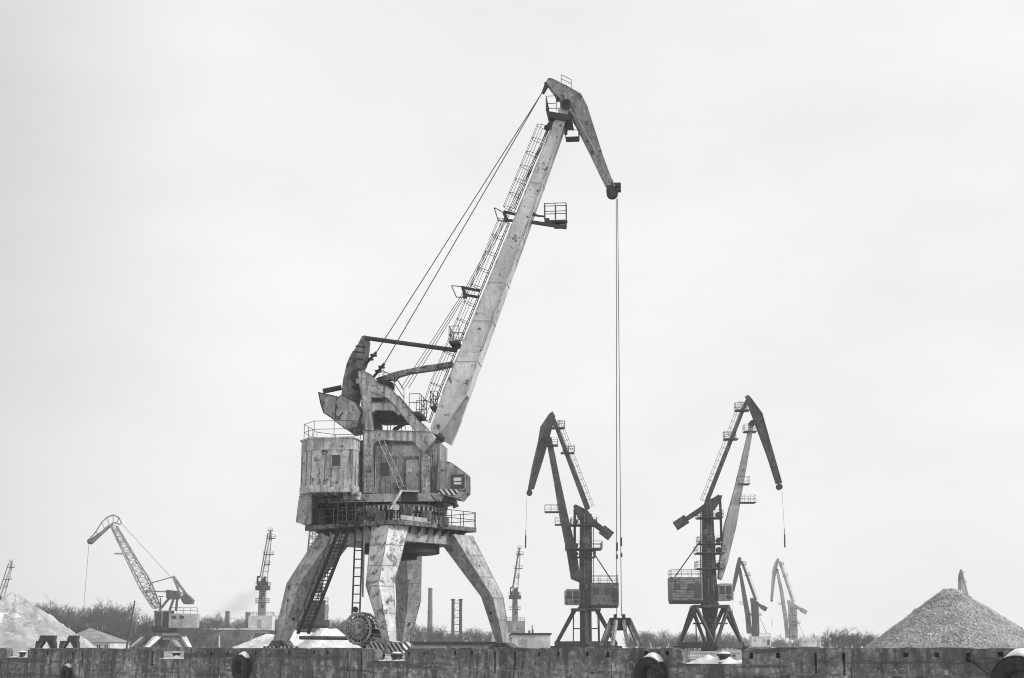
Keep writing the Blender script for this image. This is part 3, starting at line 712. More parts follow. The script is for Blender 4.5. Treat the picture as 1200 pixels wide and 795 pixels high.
mb = MB(); mb.lathe([(.05, -1.22), (.2, -1.22), (.2, 1.22), (.05, 1.22)], P(*z3(800, 730), -1.6) * Vector((1, 0, 1)) if False else Vector((P(*z3(798, 728), -1.6).x, 0, P(*z3(798, 728), -1.6).z)), axis=(0, 1, 0), n=16); mb.build('foot_pin', M['dark'], boom)
bl0 = P(512, 486, -.3); bl1 = P(651, 140, -.3)
nrm = Vector((-(bl1 - bl0).normalized().z, 0, (bl1 - bl0).normalized().x))
def edge_pt(py, v=-.3):
    ys = [s[0][1] for s in bs]; 
    for (l0, _, _), (l1, _, _) in zip(bs, bs[1:]):
        if l1[1] <= py <= l0[1]:
            t_ = (l0[1] - py) / (l0[1] - l1[1]); return F.p(l0[0] + (l1[0] - l0[0]) * t_, py, v)
    return F.p(bs[0][0][0] - (py - 462) * .32, py, v)
mb = MB()
lad = [edge_pt(y) + nrm * .22 for y in (496, 455, 400, 340, 262)]
lad2 = [edge_pt(y) + nrm * .22 for y in (248, 200, 152)]
for a, b in list(zip(lad, lad[1:])) + list(zip(lad2, lad2[1:])): mb.ladder(a, b, (0, 1, 0), .46, .32, .026, cage=nrm, cr=.40)
mb.build('ladder_cage', M['rail'], boom)
mb = MB(); mr = MB()
for x0, x1, y0, ytop in ((z4(104, 720)[0], z4(150, 720)[0], 401, 383), (z3(765, 0)[0], z3(808, 0)[0], 477.5, 460), ):
    a = P(x0, y0, -.9); b = P(x1, y0, -.9)
    mb.box(((a.x + b.x) / 2, 0, a.z), (b.x - a.x, 1.9, .14)); mr.rail([(b.x, -.93, a.z), (a.x, -.93, a.z), (a.x, .93, a.z), (b.x, .93, a.z)], 1.0, .024, .6)
# mid platform on the front of the boom, carried by arms
a = P(637, 255.3, -.9); b = P(662.5, 256.5, -.9)
mb.box(((a.x + b.x) / 2, 0, (a.z + b.z) / 2), (b.x - a.x, .62, .14)); mr.rail([(a.x, -.28, a.z + .07), (b.x, -.28, a.z + .07), (b.x, .28, a.z + .07), (a.x, .28, a.z + .07)], 1.05, .026, .65, closed=True)
for v in (-.24, .24):
    mb.beam(P(623, 260.5, v), P(664, 267, v), .14, .22); mb.beam(P(604, 250, v), P(638, 254, v), .1, .1); mb.beam(P(641, 256, v), P(641, 264, v), .1, .3); mb.beam(P(612, 243, v), P(632, 254, v), .08, .1); mb.beam(P(662, 266, v), P(664, 259, v), .1, .14)
mb.box((P(656, 266, 0).x, 0, P(656, 266, 0).z), (.7, .44, .14))
# head platform
a = P(640, 136, -1.1); b = P(670.5, 138.5, -1.1)
mb.loft([[(a.x + .15, -1.0, a.z), (b.x, -.9, b.z - .12), (b.x, .9, b.z - .12), (a.x + .15, 1.0, a.z)], [(a.x, -1.1, a.z + .35), (b.x - .1, -1.0, b.z + .25), (b.x - .1, 1.0, b.z + .25), (a.x, 1.1, a.z + .35)]])
mr.rail([(b.x - 1.0, -1.08, a.z + .33), (a.x, -1.08, a.z + .33), (a.x, 1.08, a.z + .33), (b.x - 1.0, 1.08, a.z + .33)], 1.0, .024, .6)
a2 = P(662, 158, -.9); b2 = P(677.5, 159, -.9); mb.box(((a2.x + b2.x) / 2, 0, a2.z), (b2.x - a2.x, .7, .12)); mb.beam(P(664, 143, -.3), P(663, 158, -.3), .1, .2)
mr.rail([(a2.x, -.33, a2.z), (b2.x, -.33, a2.z), (b2.x, .33, a2.z)], 1.0, .022, .6)
mb.build_each('platform', M['dark'], boom); mr.build_each('platform_railing', M['rail'], boom)
# rope carriers standing off the boom's back
mb = MB()
for (fx0, fy0), (fx1, fy1), (fx2, fy2), arms in (((579, 243.5), (590.5, 249.5), (584, 259), [((590, 248), (606, 252)), ((591, 258), (601, 259))]), ((((529, 335)), (542, 336), (535, 348.5), [((541.5, 337), (562, 341)), ((546, 346), (561, 348.5))]))):
    for v in (-.55, .55):
        mb.path([P(fx0, fy0, v), P(fx1, fy1, v), P(fx2 + 8, fy2, v), P(fx2, fy2, v), P(fx0, fy0, v)], .03, 4)
        for p_, q_ in arms: mb.beam(P(*p_, v), P(*q_, v), .1, .16)
    mb.beam(P(fx1, fy1, -.6), P(fx1 + 4, fy2, -.6), .12, .2); mb.beam(P(fx1, fy1, .6), P(fx1 + 4, fy2, .6), .12, .2)
    mb.tube(P(fx1 + 3, fy2 - 1, -.7), P(fx1 + 3, fy2 - 1, .7), .16, 10)
mb.build_each('rope_carrier', M['dark'], boom)
mb = MB(); mb.tube(P(646, 148, -.5), P(646, 148, .5), .3, 12); mb.tube(P(641, 150, -.4), P(641, 150, .4), .2, 10); mb.build_each('rope_sheave', M['dark'], boom)

# articulated jib at the head
jp = [(190, 76), (187, 57), (200, 44), (218, 47), (300, 95), (380, 145), (415, 215), (455, 340), (500, 480), (545, 600), (566, 640), (522, 652), (470, 545), (420, 440), (345, 290), (312, 228), (275, 178), (235, 130), (205, 96)]
jw = [.3, .3, .3, .32, .6, .75, .75, .66, .56, .46, .42, .42, .46, .54, .64, .7, .66, .55, .36]
mb = MB(); mb.prismw(UZ([z5(*q) for q in jp], -.6), jw); jib = mb.build('articulated_jib', M['jib'], big)
mb = MB()
for a, b, w_ in (((345, 245), (470, 480), .60), ((480, 500), (530, 610), .5)): mb.beam(P(*z5(*a), -w_ - .03), P(*z5(*b), -w_ - .01), .04, .09)
mb.build_each('light_slot_strip', M['weight'], jib)  # pale strips stand in for the slots of light along the jib
c = P(*z5(295, 200), -.75)
mb = MB(); mb.lathe([(.12, -.1), (.2, -.16), (.3, -.06), (.33, -.1), (.36, 0), (.33, .1), (.1, .1)], (c.x, -.80, c.z), axis=(0, -1, 0), n=22); mb.lathe([(.05, -.9), (.22, -.9), (.22, .9), (.05, .9)], (c.x, 0, c.z), axis=(0, 1, 0), n=14); mb.build('hinge_wheel', M['dark'], jib)
mb = MB(); c = P(*z5(549, 683), 0)
for v in (-.24, 0, .24): mb.lathe([(.06, -.1), (.36, -.1), (.3, -.03), (.3, .03), (.36, .1), (.06, .1)], (c.x, v, c.z), axis=(0, 1, 0), n=20)
mb.build_each('tip_sheave', M['dark'], jib)
mb = MB()
for sg in (-1, 1): mb.beam(P(*z5(530, 615), sg * .4), P(*z5(556, 705), sg * .4), .06, .5, h1=.34)
q = P(*z5(575, 645), 0); mb.box(q, (.5, .5, .26)); q = P(*z5(588, 668), 0); mb.box(q, (.2, .6, .16)); mb.build_each('tip_bracket', M['dark'], jib)
mb = MB(); mb.rail([P(*z5(270, 80), -.3), P(*z5(325, 108), -.3)], .55, .02, .5); mb.rail([P(*z5(270, 80), .3), P(*z5(325, 108), .3)], .55, .02, .5); mb.build_each('guard_rail', M['rail'], jib)
mb = MB(); q = P(*z5(245, 155), 0); mb.prism(UZ([z5(232, 142), z5(262, 150), z5(245, 172)], -.3), -.3, .3); mb.build('end_stop', M['dark'], jib)

# ropes
def cable(name, pts, r, parent, mat=None, n=5):
    mb = MB(); mb.path(pts, r, n); return mb.build(name, mat or M['rope'], parent)
for v, top, bot, tb in ((-.3, z5(180, 112), z3(430, 228), (z3(395, 240), z3(360, 305))), (.3, z5(197, 80), z3(480, 298), (z3(445, 330), z3(410, 385)))):
    st_ = cable('stay_rope', [P(*top, v), P(*bot, v)], .034, big)
    mb = MB(); a, b = P(*bot, v), P(*tb[1], v)
    mb.tube(a, b, .05, 6); d = (b - a).normalized()
    for q in (.25, .55): mb.box(a.lerp(b, q), (.34, .5, .1), 0); 
    for dv in (-.2, .2): mb.tube(a + Vector((0, dv, 0)), b + Vector((0, dv, 0)), .035, 5)
    mb.build('turnbuckle', M['dark'], st_)
mb = MB(); mb.beam(P(*z5(197, 82), -.1), P(*z5(168, 140), -.1), .3, .28, .2, .16); mb.beam(P(*z5(190, 80), .2), P(*z5(180, 120), .2), .2, .26, .2, .16); mb.build_each('rope_clevis', M['dark'], jib)
for v, o_ in ((-.25, 0), (.0, 4), (.3, 8)):
    cable('hoist_rope', [P(643 + o_ * .4, 150, v), P(592 + o_ * .5, 254, v), P(541 + o_ * .6, 346, v), P(470 + o_ * 1.1, 455, v)], .022, big)
for dx, v in ((0, -.2), (1.6, .2)):
    cable('hoist_rope', [P(722.2 + dx, 233, v), P(722.2 + dx * 3.4 + (.6), 722, v)], .025, big)
mb = MB()
for x, y0, y1 in ((722.9, 636, 646), (722.9, 650, 655), (728, 630, 640), (728.2, 648, 653)):
    mb.tube(P(x, y0, 0), P(x, y1, 0), .07, 6)
mb.build_each('rope_swivel', M['dark'], big)
# tie rod and rack
mb = MB(); mb.tube(P(*z3(366, 140), -.4), P(*z3(930, 217), -.4), .14, 10); mb.tube(P(*z3(366, 140), .4), P(*z3(930, 217), .4), .14, 10); mb.build_each('tie_rod', M['dark'], big)
mb = MB(); mb.prism(UZ([z3(430, 395), z3(560, 352), z3(740, 315), z3(795, 308), z3(905, 290), z3(910, 315), z3(800, 340), z3(760, 345), z3(640, 362), z3(570, 382), z3(545, 408), z3(520, 402), z3(440, 412)], 0), -.3, .3); mb.build('luffing_rack', M['jib'], big)

# driver's cab
cv0, cv1 = -1.9, .3
cp = [z1(790, 340), z1(850, 353), z1(922, 405), z1(922, 495), z1(893, 530), z1(800, 512), z1(783, 480)]
mb = MB(); mb.prism(UZ(cp, cv0), cv0 + .1, cv0 + .16); mb.prism(UZ(cp, cv0), cv1 - .06, cv1)
top_ = UZ(cp, cv0)
for i in (0, 1, 4, 5, 6):
    a, b = top_[i], top_[(i + 1) % 7]; mb.beam((a[0], (cv0 + cv1) / 2 + .05, a[1]), (b[0], (cv0 + cv1) / 2 + .05, b[1]), cv1 - cv0 - .1, .06, up=(0, 0, 1)) if abs(b[0] - a[0]) > .05 else None
a, b = top_[2], top_[3]
for v in (cv0 + .13, (cv0 + cv1) / 2, cv1 - .03): mb.tube((a[0], v, a[1]), (b[0], v, b[1]), .05, 6)
cab = mb.build('cab', M['weight'], big)
mb = MB(); a, b = P(*z1(848, 412), cv0), P(*z1(916, 482), cv0)
mb.box(((a.x + b.x) / 2, cv0 + .09, (a.z + b.z) / 2), (b.x - a.x, .05, a.z - b.z)); wn_ = mb.build_each('window', M['glass'], cab)
mb = MB()
for y0, y1 in ((428, 444), (450, 462)):
    a, b = P(*z1(864, y0), cv0), P(*z1(902, y1), cv0); mb.box(((a.x + b.x) / 2, cv0 + .055, (a.z + b.z) / 2), (b.x - a.x, .03, a.z - b.z))
mb.build_each('sky_view_pane', M['white'], wn_)  # white panes paint in the bright sky seen through the cab
mb = MB(); mb.prism(UZ([z1(790, 486), z1(888, 487), z1(884, 505), z1(868, 516), z1(790, 510)], cv0), cv0 + .05, cv0 + .09); mb.build_each('hazard_plate', M['hazard'], cab)
mb = MB(); mb.beam(P(*z1(790, 575), cv0 + .4), P(*z1(850, 525), cv0 + .4), .3, .35); mb.beam(P(*z1(790, 575), -.1), P(*z1(850, 525), -.1), .3, .35)
for x, y in ((865, 548), (872, 566), (850, 545), (815, 560)): q = P(*z1(x, y), cv0 + .3); mb.lathe([(.04, -.16), (.14, -.12), (.2, .14), (.02, .15)], q, axis=(.4, 0, -1), n=12)
mb.box(P(*z1(860, 465), cv0 + .6), (.5, .5, .5)); mb.build_each('cab_bracket', M['dark'], cab)
# stair in front of the house, box on the turntable and leaning plate
mb = MB(); a, b = P(*z1(480, 195), -1.75), P(*z1(603, 478), -1.85); mb.ladder(a, b, (.9, .1, .35), .30, .4, .026); mb.build('house_ladder', M['weight'], big)
mb = MB(); q0, q1 = P(*z1(603, 500), -2.2), P(*z1(678, 552), -2.2)
mb.box(((q0.x + q1.x) / 2, -2.0, (q0.z + q1.z) / 2), (q1.x - q0.x, .6, q0.z - q1.z)); mb.build('control_box', M['dark'], big)
mb = MB(); mb.beam(P(*z1(600, 496), -2.35), P(*z1(540, 590), -2.7), .35, .1, .5, .1); mb.beam(P(*z1(595, 494), -2.34), P(*z1(690, 497), -2.34), .1, .1); mb.build('leaning_plate', M['boom'], big)
# pipes, cable runs and boxes on the house
mb = MB()
for x, y0, y1 in ((440, 517, 577), (470, 520, 577), (492, 520, 577)): mb.tube(P(x, y0, -1.30), P(x, y1, -1.30), .045, 6)
mb.build_each('conduit', M['frame'], big)
mb = MB()
for x, y, w_, h_ in ((464, 569, .3, .4), (433, 549, .25, .4)): q = P(x, y, -1.36 if x > 440 else -1.8); mb.box(q, (w_, .22, h_))
mb.build_each('switch_box', M['deck'], big)
mb = MB()
for k, (x0, y0, x1, y1, sg_) in enumerate(((400, 577, 425, 592, 1.2), (425, 583, 462, 590, .7), (462, 588, 515, 586, .9), (380, 578, 404, 606, .8), (505, 580, 528, 583, .4))):
    a, b = P(x0, y0, -2.0), P(x1, y1, -2.3); pts = [a.lerp(b, f / 10) - Vector((0, 0, sg_ * (1 - (f / 5 - 1) ** 2))) for f in range(11)]; mb.path(pts, .035, 5)
mb.build_each('slack_cable', M['rubber'], big)
mb = MB()
for x, y, v in ((436, 601, -2.9), (446, 605, -3.2), (500, 605, -3.0), (478, 600, -3.3), (521, 612, -2.2)): mb.box(P(x, y, v), (.5, .4, .6))
mb.build_each('junction_box', M['deck'], big)
mb = MB(); a, b = P(377, 595, 1.6), P(428, 613, 1.6); mb.box(((a.x + b.x) / 2, 1.6, (a.z + b.z) / 2), (b.x - a.x, .9, a.z - b.z)); mb.build('gap_filler_box', M['dark'], big)  # dark box added to fill the bright sky gap under the house
# access stair and ladder of the portal
mb = MB(XP); a, b = G.p(407, 611, -2.9), G.p(355, 743, -3.6)
wdv = Vector((.86, -.5, 0)).normalized() * .38
mb.beam(a - wdv, b - wdv, .07, .2); mb.beam(a + wdv, b + wdv, .07, .2)
n_ = 31
for k in range(n_): q = a.lerp(b, (k + .5) / n_); mb.beam(q - wdv, q + wdv, .2, .05)
for sg in (-1, 1):
    mb.tube(a + wdv * sg + Vector((0, 0, .85)), b + wdv * sg + Vector((0, 0, .85)), .022, 4)
    for k in range(8): q = a.lerp(b, k / 7) + wdv * sg; mb.tube(q, q + Vector((0, 0, .85)), .02, 4)
mb.build_each('access_stair', M['dark'], big)
mb = MB(XP); a, b = G.p(421.5, 600, -3.8), G.p(417, 722, -3.8); mb.ladder(a, b, (1, -.2, 0), .46, .5, .05); mb.build('access_ladder', M['dark'], big)
mb = MB(XP); a = G.p(427, 610, -3.6); mb.tube(a, G.p(425, 700, -3.6), .06, 8); mb.build('cable_pipe', M['frame'], big)
# stair-head landing
mb = MB(XP); q = G.p(412, 612.5, -3.4); mb.box(q, (1.5, 1.2, .1)); mb.rail([(q.x - .75, -4.0, q.z), (q.x + .75, -4.0, q.z)], 1.25, .03, .5); mb.build('landing', M['dark'], big)
# cable reel
q = G.p(424, 737, -4.9); ax = Vector((-.42, -.9, .0)).normalized()
mb = MB(XP)
for s_ in (-.42, .42): mb.lathe([(.76, -.05), (.88, -.05), (.91, 0), (.88, .05), (.76, .05)], q + ax * s_, axis=ax, n=32, closed=True); mb.lathe([(.5, -.03), (.56, -.03), (.56, .03), (.5, .03)], q + ax * s_, axis=ax, n=28, closed=True); mb.lathe([(.2, -.04), (.38, -.04), (.38, .04), (.2, .04)], q + ax * s_, axis=ax, n=24, closed=True)
mb.lathe([(.62, -.38), (.62, .38)], q, axis=ax, n=28)
for k in range(20):
    a = 2 * math.pi * k / 20; qq = ax.to_track_quat('Z', 'Y'); r1_ = qq @ Vector((math.cos(a), math.sin(a), 0))
    for s_ in (-.45, .45): mb.tube(q + ax * s_ + r1_ * .34, q + ax * s_ + r1_ * .9, .03, 4)
    mb.tube(q + ax * -.44 + r1_ * .9, q + ax * .44 + r1_ * .9, .03, 4)
mb.lathe([(.05, -.5), (.3, -.5), (.3, .56), (.05, .58)], q, axis=ax, n=18); reel = mb.build('cable_reel', M['weight'], big)
mb = MB(XP)
for s_ in (-.3, -.18, -.06, .06, .18, .3): mb.lathe([(.66, -.055), (.72, 0), (.66, .055)], q + ax * s_, axis=ax, n=28)
mb.build('cable', M['rubber'], reel)
mb = MB(XP); mb.beam(q, q + Vector((1.5, -.6, -.3)), .2, .25); mb.lathe([(.02, -.12), (.17, -.12), (.17, .12), (.02, .12)], G.p(416.5, 714.5, -4.4), axis=(0, 1, 0), n=14); mb.beam(q + Vector((0, .3, 0)), Vector((q.x + .2, q.y + .5, .1)), .2, .2); mb.build_each('reel_bracket', M['dark'], reel)

# ------------------------------------------------------------------ the big crane's grab
tip = F.p(724.5, 722, 0); a6 = F.a
tw = F.O + F.U * tip.x + F.V * 0
gz = at(727, 722, tw.y).z
grab = thing('clamshell_grab', 'open four armed clamshell grab hanging from the biggest crane', 'grab', (tw.x + .2, tw.y, 0), 0)
GF = Fr(727, tw.y, 0); gx = lambda x, y, v=0.0: GF.p(x, y, v)
gm_ = Matrix.Translation(GF.O - Vector((tw.x + .2, tw.y, 0)))
mb = MB(gm_); mb.box(((gx(714.5, 727).x + gx(738.5, 727).x) / 2, 0, gx(727, 728.5).z), (gx(738.5, 727).x - gx(714.5, 727).x, .9, .42)); mb.box(gx(728, 734), (.6, .7, .5)); mb.lathe([(.05, -.4), (.28, -.4), (.28, .4), (.05, .4)], gx(728, 732), axis=(0, 1, 0), n=16)
for x in (721, 731): mb.tube(gx(x, 720), gx(x, 727), .1, 8)
mb.build('head_block', M['dark'], grab)
for x0, x1, v0, v1 in ((716, 704, -.3, -.5), (738, 752, -.3, -.5), (722, 717.5, -.4, -.7), (730.5, 735.5, -.4, -.7), (719, 708, .4, .8), (735, 748, .4, .8)):
    mb = MB(gm_); a = gx(x0, 727, v0); b = gx(x1, 757, v1); mb.beam(a, b, .2, .22, .15, .17); mb.build('arm', M['pale'] if x1 in (717.5,) else M['jib'], grab)
for sg in (-1, 1):
    mb = MB(gm_); x0 = gx(728 + sg * 24, 755).x
    ol = [(0, .04), (.25, .42), (.2, .62), (-.35, .66), (-.95, .25), (-.7, .04)]
    mb.prism([(x0 + sg * u, z) for u, z in ol], -.85, .85); mb.build('shell', M['dark'], grab)

# ------------------------------------------------------------------ level luffing cranes
def luffing(F2, q, label, mats, sgn, group='level luffing cranes with a tower and folded jib', low=False, portal='pairs', detail=1.0):
    """q: pixel outline of the crane's members; sgn: +1 jib to the right, -1 to the left"""
    p = F2.p; root = thing('jib_crane', label, 'crane', F2.O, F2.a, group)
    steelm, boomm, housem = mats
    U2 = lambda pts, v=0: [F2.uz(*x, v) for x in pts]
    hs_ = abs(p(700, 500, 0).z - p(700, 501, 0).z)       # metres per pixel here
    # tower
    (tx0, tx1, ty), (bx0, bx1, by) = q['tower']
    mb = MB(); c0 = p((tx0 + tx1) / 2, ty); c1 = p((bx0 + bx1) / 2, by); r0 = (tx1 - tx0) / 2 * hs_; r1 = (bx1 - bx0) / 2 * hs_
    mb.loft([[(c.x - r_, -r_, c.z), (c.x + r_, -r_, c.z), (c.x + r_, r_, c.z), (c.x - r_, r_, c.z)] for c, r_ in ((c1, r1), (c0, r0))]); tw_ = mb.build('tower', steelm, root)
    mb = MB()
    for k in range(5):
        f = (k + .5) / 5; c = c1.lerp(c0, f); r_ = r1 + (r0 - r1) * f + .03
        mb.loft([[(c.x - r_, -r_, c.z + dz), (c.x + r_, -r_, c.z + dz), (c.x + r_, r_, c.z + dz), (c.x - r_, r_, c.z + dz)] for dz in (-.06, .06)])
    mb.build_each('seam', M['dark'], tw_)
    # platforms round the tower with rails
    mb = MB(); mr = MB()
    for fy, ex in q['decks']:
        c = p((tx0 + tx1) / 2, fy); r_ = r1 + ex; c.x += sgn * .3
        mb.box((c.x, 0, c.z), (2 * r_, 2 * r_, .12)); mr.rail([(c.x - r_, -r_, c.z), (c.x + r_, -r_, c.z), (c.x + r_, r_, c.z), (c.x - r_, r_, c.z)], 1.0, .03, 1.2, closed=True)
        mb.lathe([(.05, -.5), (.35, -.5), (.35, .5), (.05, .5)], (c.x + sgn * (r1 + .25), 0, c.z + .5), axis=(0, 1, 0), n=10)
    mb.build_each('tower_platform', steelm, root); mr.build_each('tower_railing', M['rail'], root)
    mb = MB(); zl0, zl1 = c1.z + 1, c0.z - 1; xx = c1.x - sgn * (r1 + .25)
    mb.ladder((xx, -.2, zl0 + .6), (c0.x - sgn * (r0 + .25), -.2, zl1), (0, 1, 0), .5, .45, .035); mb.build('tower_ladder', M['rail'], tw_)
    mb = MB(); rn = random.Random(int(ty))
    for k in range(7):
        c = c1.lerp(c0, rn.uniform(.08, .92)); r_ = max(r0, r1); mb.box((c.x + rn.uniform(-.5, .5) * r_, -r_ - .16, c.z), (rn.uniform(.25, .7), .3, rn.uniform(.3, .9)))
    mb.tube((c1.x - .3 * r1, -r1 - .08, c1.z + .2), (c0.x - .3 * r0, -r1 - .08, c0.z), .07, 6); mb.tube((c1.x + .45 * r1, -r1 - .08, c1.z + .2), (c0.x + .45 * r0, -r1 - .08, c0.z), .05, 6)
    mb.build_each('fitting', M['deck'], tw_)
    # counterweight lever
    mb = MB(); h0, h1_ = q['lever']; a, b = p(*h0), p(*h1_); w_ = q['lever_w'] * hs_
    for v in (-.75, .75): mb.beam((a.x, v, a.z), (b.x, v, b.z), .35, w_ * .75, .35, w_ * .55)
    mb.prism(U2(q['lever_head']), -.9, .9); le_ = mb.build('counterweight_lever', steelm, root)
    x0, x1, y0, y1 = q['weight']; a, b = p(x0, y0), p(x1, y1); mb = MB(); mz = (a.z + b.z) / 2
    d_ = (p(*h1_) - p(*h0)).normalized(); mb.beam(p(*h1_) - d_ * (x1 - x0) * hs_ * .5, p(*h1_) + d_ * (x1 - x0) * hs_ * .42, 2.2, (y1 - y0) * hs_ * .82); mb.build_each('counterweight', steelm, le_)
    # boom
    mb = MB(); rings = []
    for l, r_, w2 in q['boom']:
        a, b = F2.uz(*l), F2.uz(*r_); rings.append([(a[0], -w2, a[1]), (b[0], -w2, b[1]), (b[0], w2, b[1]), (a[0], w2, a[1])])
    mb.loft(rings); bo_ = mb.build('boom', boomm, root)
    mb = MB(); mr = MB()
    for (bx, byy, L_) in q['boom_decks']:
        c = p(bx, byy); mb.box((c.x, 0, c.z), (L_, 1.7, .14)); mr.rail([(c.x - L_ / 2, -.85, c.z), (c.x + L_ / 2, -.85, c.z), (c.x + L_ / 2, .85, c.z), (c.x - L_ / 2, .85, c.z)], 1.0, .022, .9, closed=True)
    mb.build_each('boom_platform', steelm, bo_); mr.build_each('boom_railing', M['rail'], bo_)
    # back strut with its caged ladder and platforms
    (sx0, sy0), (sx1, sy1) = q['strut']; a, b = p(sx0, sy0), p(sx1, sy1); w_ = q['strut_w'] * hs_
    mb = MB(); mb.beam(b, a, .8, w_, .6, w_ * .8); st2 = mb.build('back_strut', steelm, root)
    d_ = (a - b).normalized(); nn = Vector((-d_.z, 0, d_.x)); nn = nn if nn.z > 0 else -nn
    mb = MB(); mb.ladder(b.lerp(a, .02) + nn * (w_ * .6), b.lerp(a, .97) + nn * (w_ * .6), (0, 1, 0), .5, .4, .022, cage=nn, cr=.36)
    for f in (.62, .9):
        c = b.lerp(a, f) + nn * (w_ * .5); mb.rail([c + Vector((-.8, -.7, 0)), c + Vector((.8, -.7, 0)), c + Vector((.8, .7, 0)), c + Vector((-.8, .7, 0))], 1.0, .03, .8, closed=True)
    mb.build('strut_ladder', M['rail'], st2)
    mb = MB()
    for f in (.62, .9):
        c = b.lerp(a, f) + nn * (w_ * .2); mb.box(c, (1.9, 1.5, .16))
    mb.build_each('strut_platform', steelm, st2)
    # folded jib
    mb = MB(); n = len(q['fly']); mb.prismw(U2(q['fly']), q['fly_w']); fj = mb.build('folded_jib', steelm, root)
    c = p(*q['tip']); mb = MB()
    for v in (-.25, .25): mb.lathe([(.06, -.12), (.42, -.12), (.36, 0), (.42, .12), (.06, .12)], (c.x, v, c.z), axis=(0, 1, 0), n=16)
    mb.build_each('tip_sheave', M['dark'], fj)
    c = p(*q['boom_head']); mb = MB(); mb.lathe([(.06, -1.0), (.4, -1.0), (.4, 1.0), (.06, 1.0)], c, axis=(0, 1, 0), n=14); mb.build('hinge_pin', M['dark'], fj)
    # pressure rod between lever and boom, ropes
    mb = MB(); mb.tube(p(*q['rod'][0]), p(*q['rod'][1]), .18, 8); mb.build('pressure_rod', steelm, root)
    if 'stay' in q:
        mb = MB()
        for v in (-1, 1): mb.tube(p(*q['stay'][0], v), p(*q['stay'][1], v), .09, 6)
        mb.build_each('house_stay', steelm, root)
    for v in (-.25, .25):
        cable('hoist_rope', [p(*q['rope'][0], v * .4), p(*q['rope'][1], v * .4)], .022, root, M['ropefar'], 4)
    mb = MB(); a, b = p(*q['rope'][1]), p(*q['hook']); mb.tube(a, b, .10, 8); mb.tube(a, a + Vector((0, 0, .8)), .05, 6); mb.build('hook_block', M['dark'], root)
    # machinery house and cab
    hx0, hx1, hy0, hy1 = q['house']; a, b = p(hx0, hy0, -2), p(hx1, hy1, -2); hw = 2.1
    mb = MB(); c_ = .25; mb.plan([(a.x + c_, -hw), (b.x - c_, -hw), (b.x, -hw + c_), (b.x, hw - c_), (b.x - c_, hw), (a.x + c_, hw), (a.x, hw - c_), (a.x, -hw + c_)], b.z, a.z); ho_ = mb.build('machinery_house', housem, root)
    mb = MB(); mb.plan([(a.x, -hw), (b.x, -hw), (b.x, hw), (a.x, hw)], b.z - .35, b.z - .003, -.1); mb.build('floor_frame', M['dark'], ho_)
    mb = MB(); mb.rail([(a.x + .1, -hw + .1, a.z), (b.x - .1, -hw + .1, a.z), (b.x - .1, hw - .1, a.z), (a.x + .1, hw - .1, a.z)], 1.0, .03, 1.3, closed=True); mb.build('roof_railing', M['rail'], ho_)
    mb = MB()
    for f, w_, h_ in ((.2, .8, .8), (.62, .8, .8)): mb.box((a.x + (b.x - a.x) * f, -hw - .02, b.z + (a.z - b.z) * .6), (w_, .07, h_))
    mb.build_each('window', M['pale'] if low else M['glass'], ho_)
    mb = MB(); mb.box((a.x + (b.x - a.x) * .86, -hw - .02, b.z + (a.z - b.z) * .42), (.8, .08, 1.9 if a.z - b.z > 2.2 else .9)); mb.build('door', steelm, ho_)
    if 'cab' in q:
        x0, x1, y0, y1 = q['cab']; a, b = p(x0, y0, -1), p(x1, y1, -1)
        mb = MB(); mb.prism([(a.x, b.z + .15), (a.x + .2, b.z), (b.x - .2, b.z), (b.x, b.z + .15), (b.x, a.z - .2), (b.x - .3, a.z), (a.x + .3, a.z), (a.x, a.z - .2)], -1.2, 1.2); cb_ = mb.build('cab', q.get('cabm', steelm), root)
        mb = MB(); W_ = b.x - a.x; H_ = a.z - b.z
        mb.box((a.x + W_ * .27, -1.215, b.z + H_ * .62), (W_ * .36, .06, H_ * .46)); mb.box((a.x + W_ * .72, -1.215, b.z + H_ * .62), (W_ * .36, .06, H_ * .46)); mb.box((a.x + W_ * .72, -1.215, b.z + H_ * .2), (W_ * .3, .06, H_ * .2)); mb.box((b.x + .01 if sgn > 0 else a.x - .01, 0, b.z + H_ * .62), (.06, 1.9, H_ * .45)); mb.build_each('window', M['glass'], cb_)
        mb = MB(); mb.rail([(a.x, -1.3, b.z), (b.x, -1.3, b.z)], 1.0, .03, .7); mb.build('cab_railing', M['rail'], cb_)
    c = c1.x
    if not low:
        zr = p((bx0 + bx1) / 2, q['ring']).z
        mb = MB(); mb.lathe([(r1 * .9, zr), (r1 * 1.25, zr), (r1 * 1.25, b.z - .3 if 'cab' in q else zr + .8), (r1 * .9, b.z - .3 if 'cab' in q else zr + .8)], (c, 0, 0), n=24, closed=True); mb.build('slewing_ring', M['dark'], root)
        tr = q['top_r']; fr_ = q['foot_r']; zf = 1.1
        mb = MB(); mb.plan([(c - tr, -tr), (c + tr, -tr), (c + tr, tr), (c - tr, tr)], zr - .35, zr); mb.build('portal_head', steelm, root)
        mb = MB()
        if portal == 'pairs': mb.lathe([(r1 * .5, zf + .2), (r1 * .62, zf + 1.2), (r1 * 1.15, zr - .36)], (c, 0, 0), n=18)
        else: mb.lathe([(r1 * .92, .2), (r1 * .92, zr - .36)], (c, 0, 0), n=18)
        mb.build('portal_column', steelm, root)
        feet = [(c + fr_ * math.cos(k * math.pi / 2), fr_ * math.sin(k * math.pi / 2)) for k in range(4)]
        tops = [(c + sx * tr * .92, sy * tr * .92) for sx, sy in ((1, 1), (-1, 1), (-1, -1), (1, -1))]
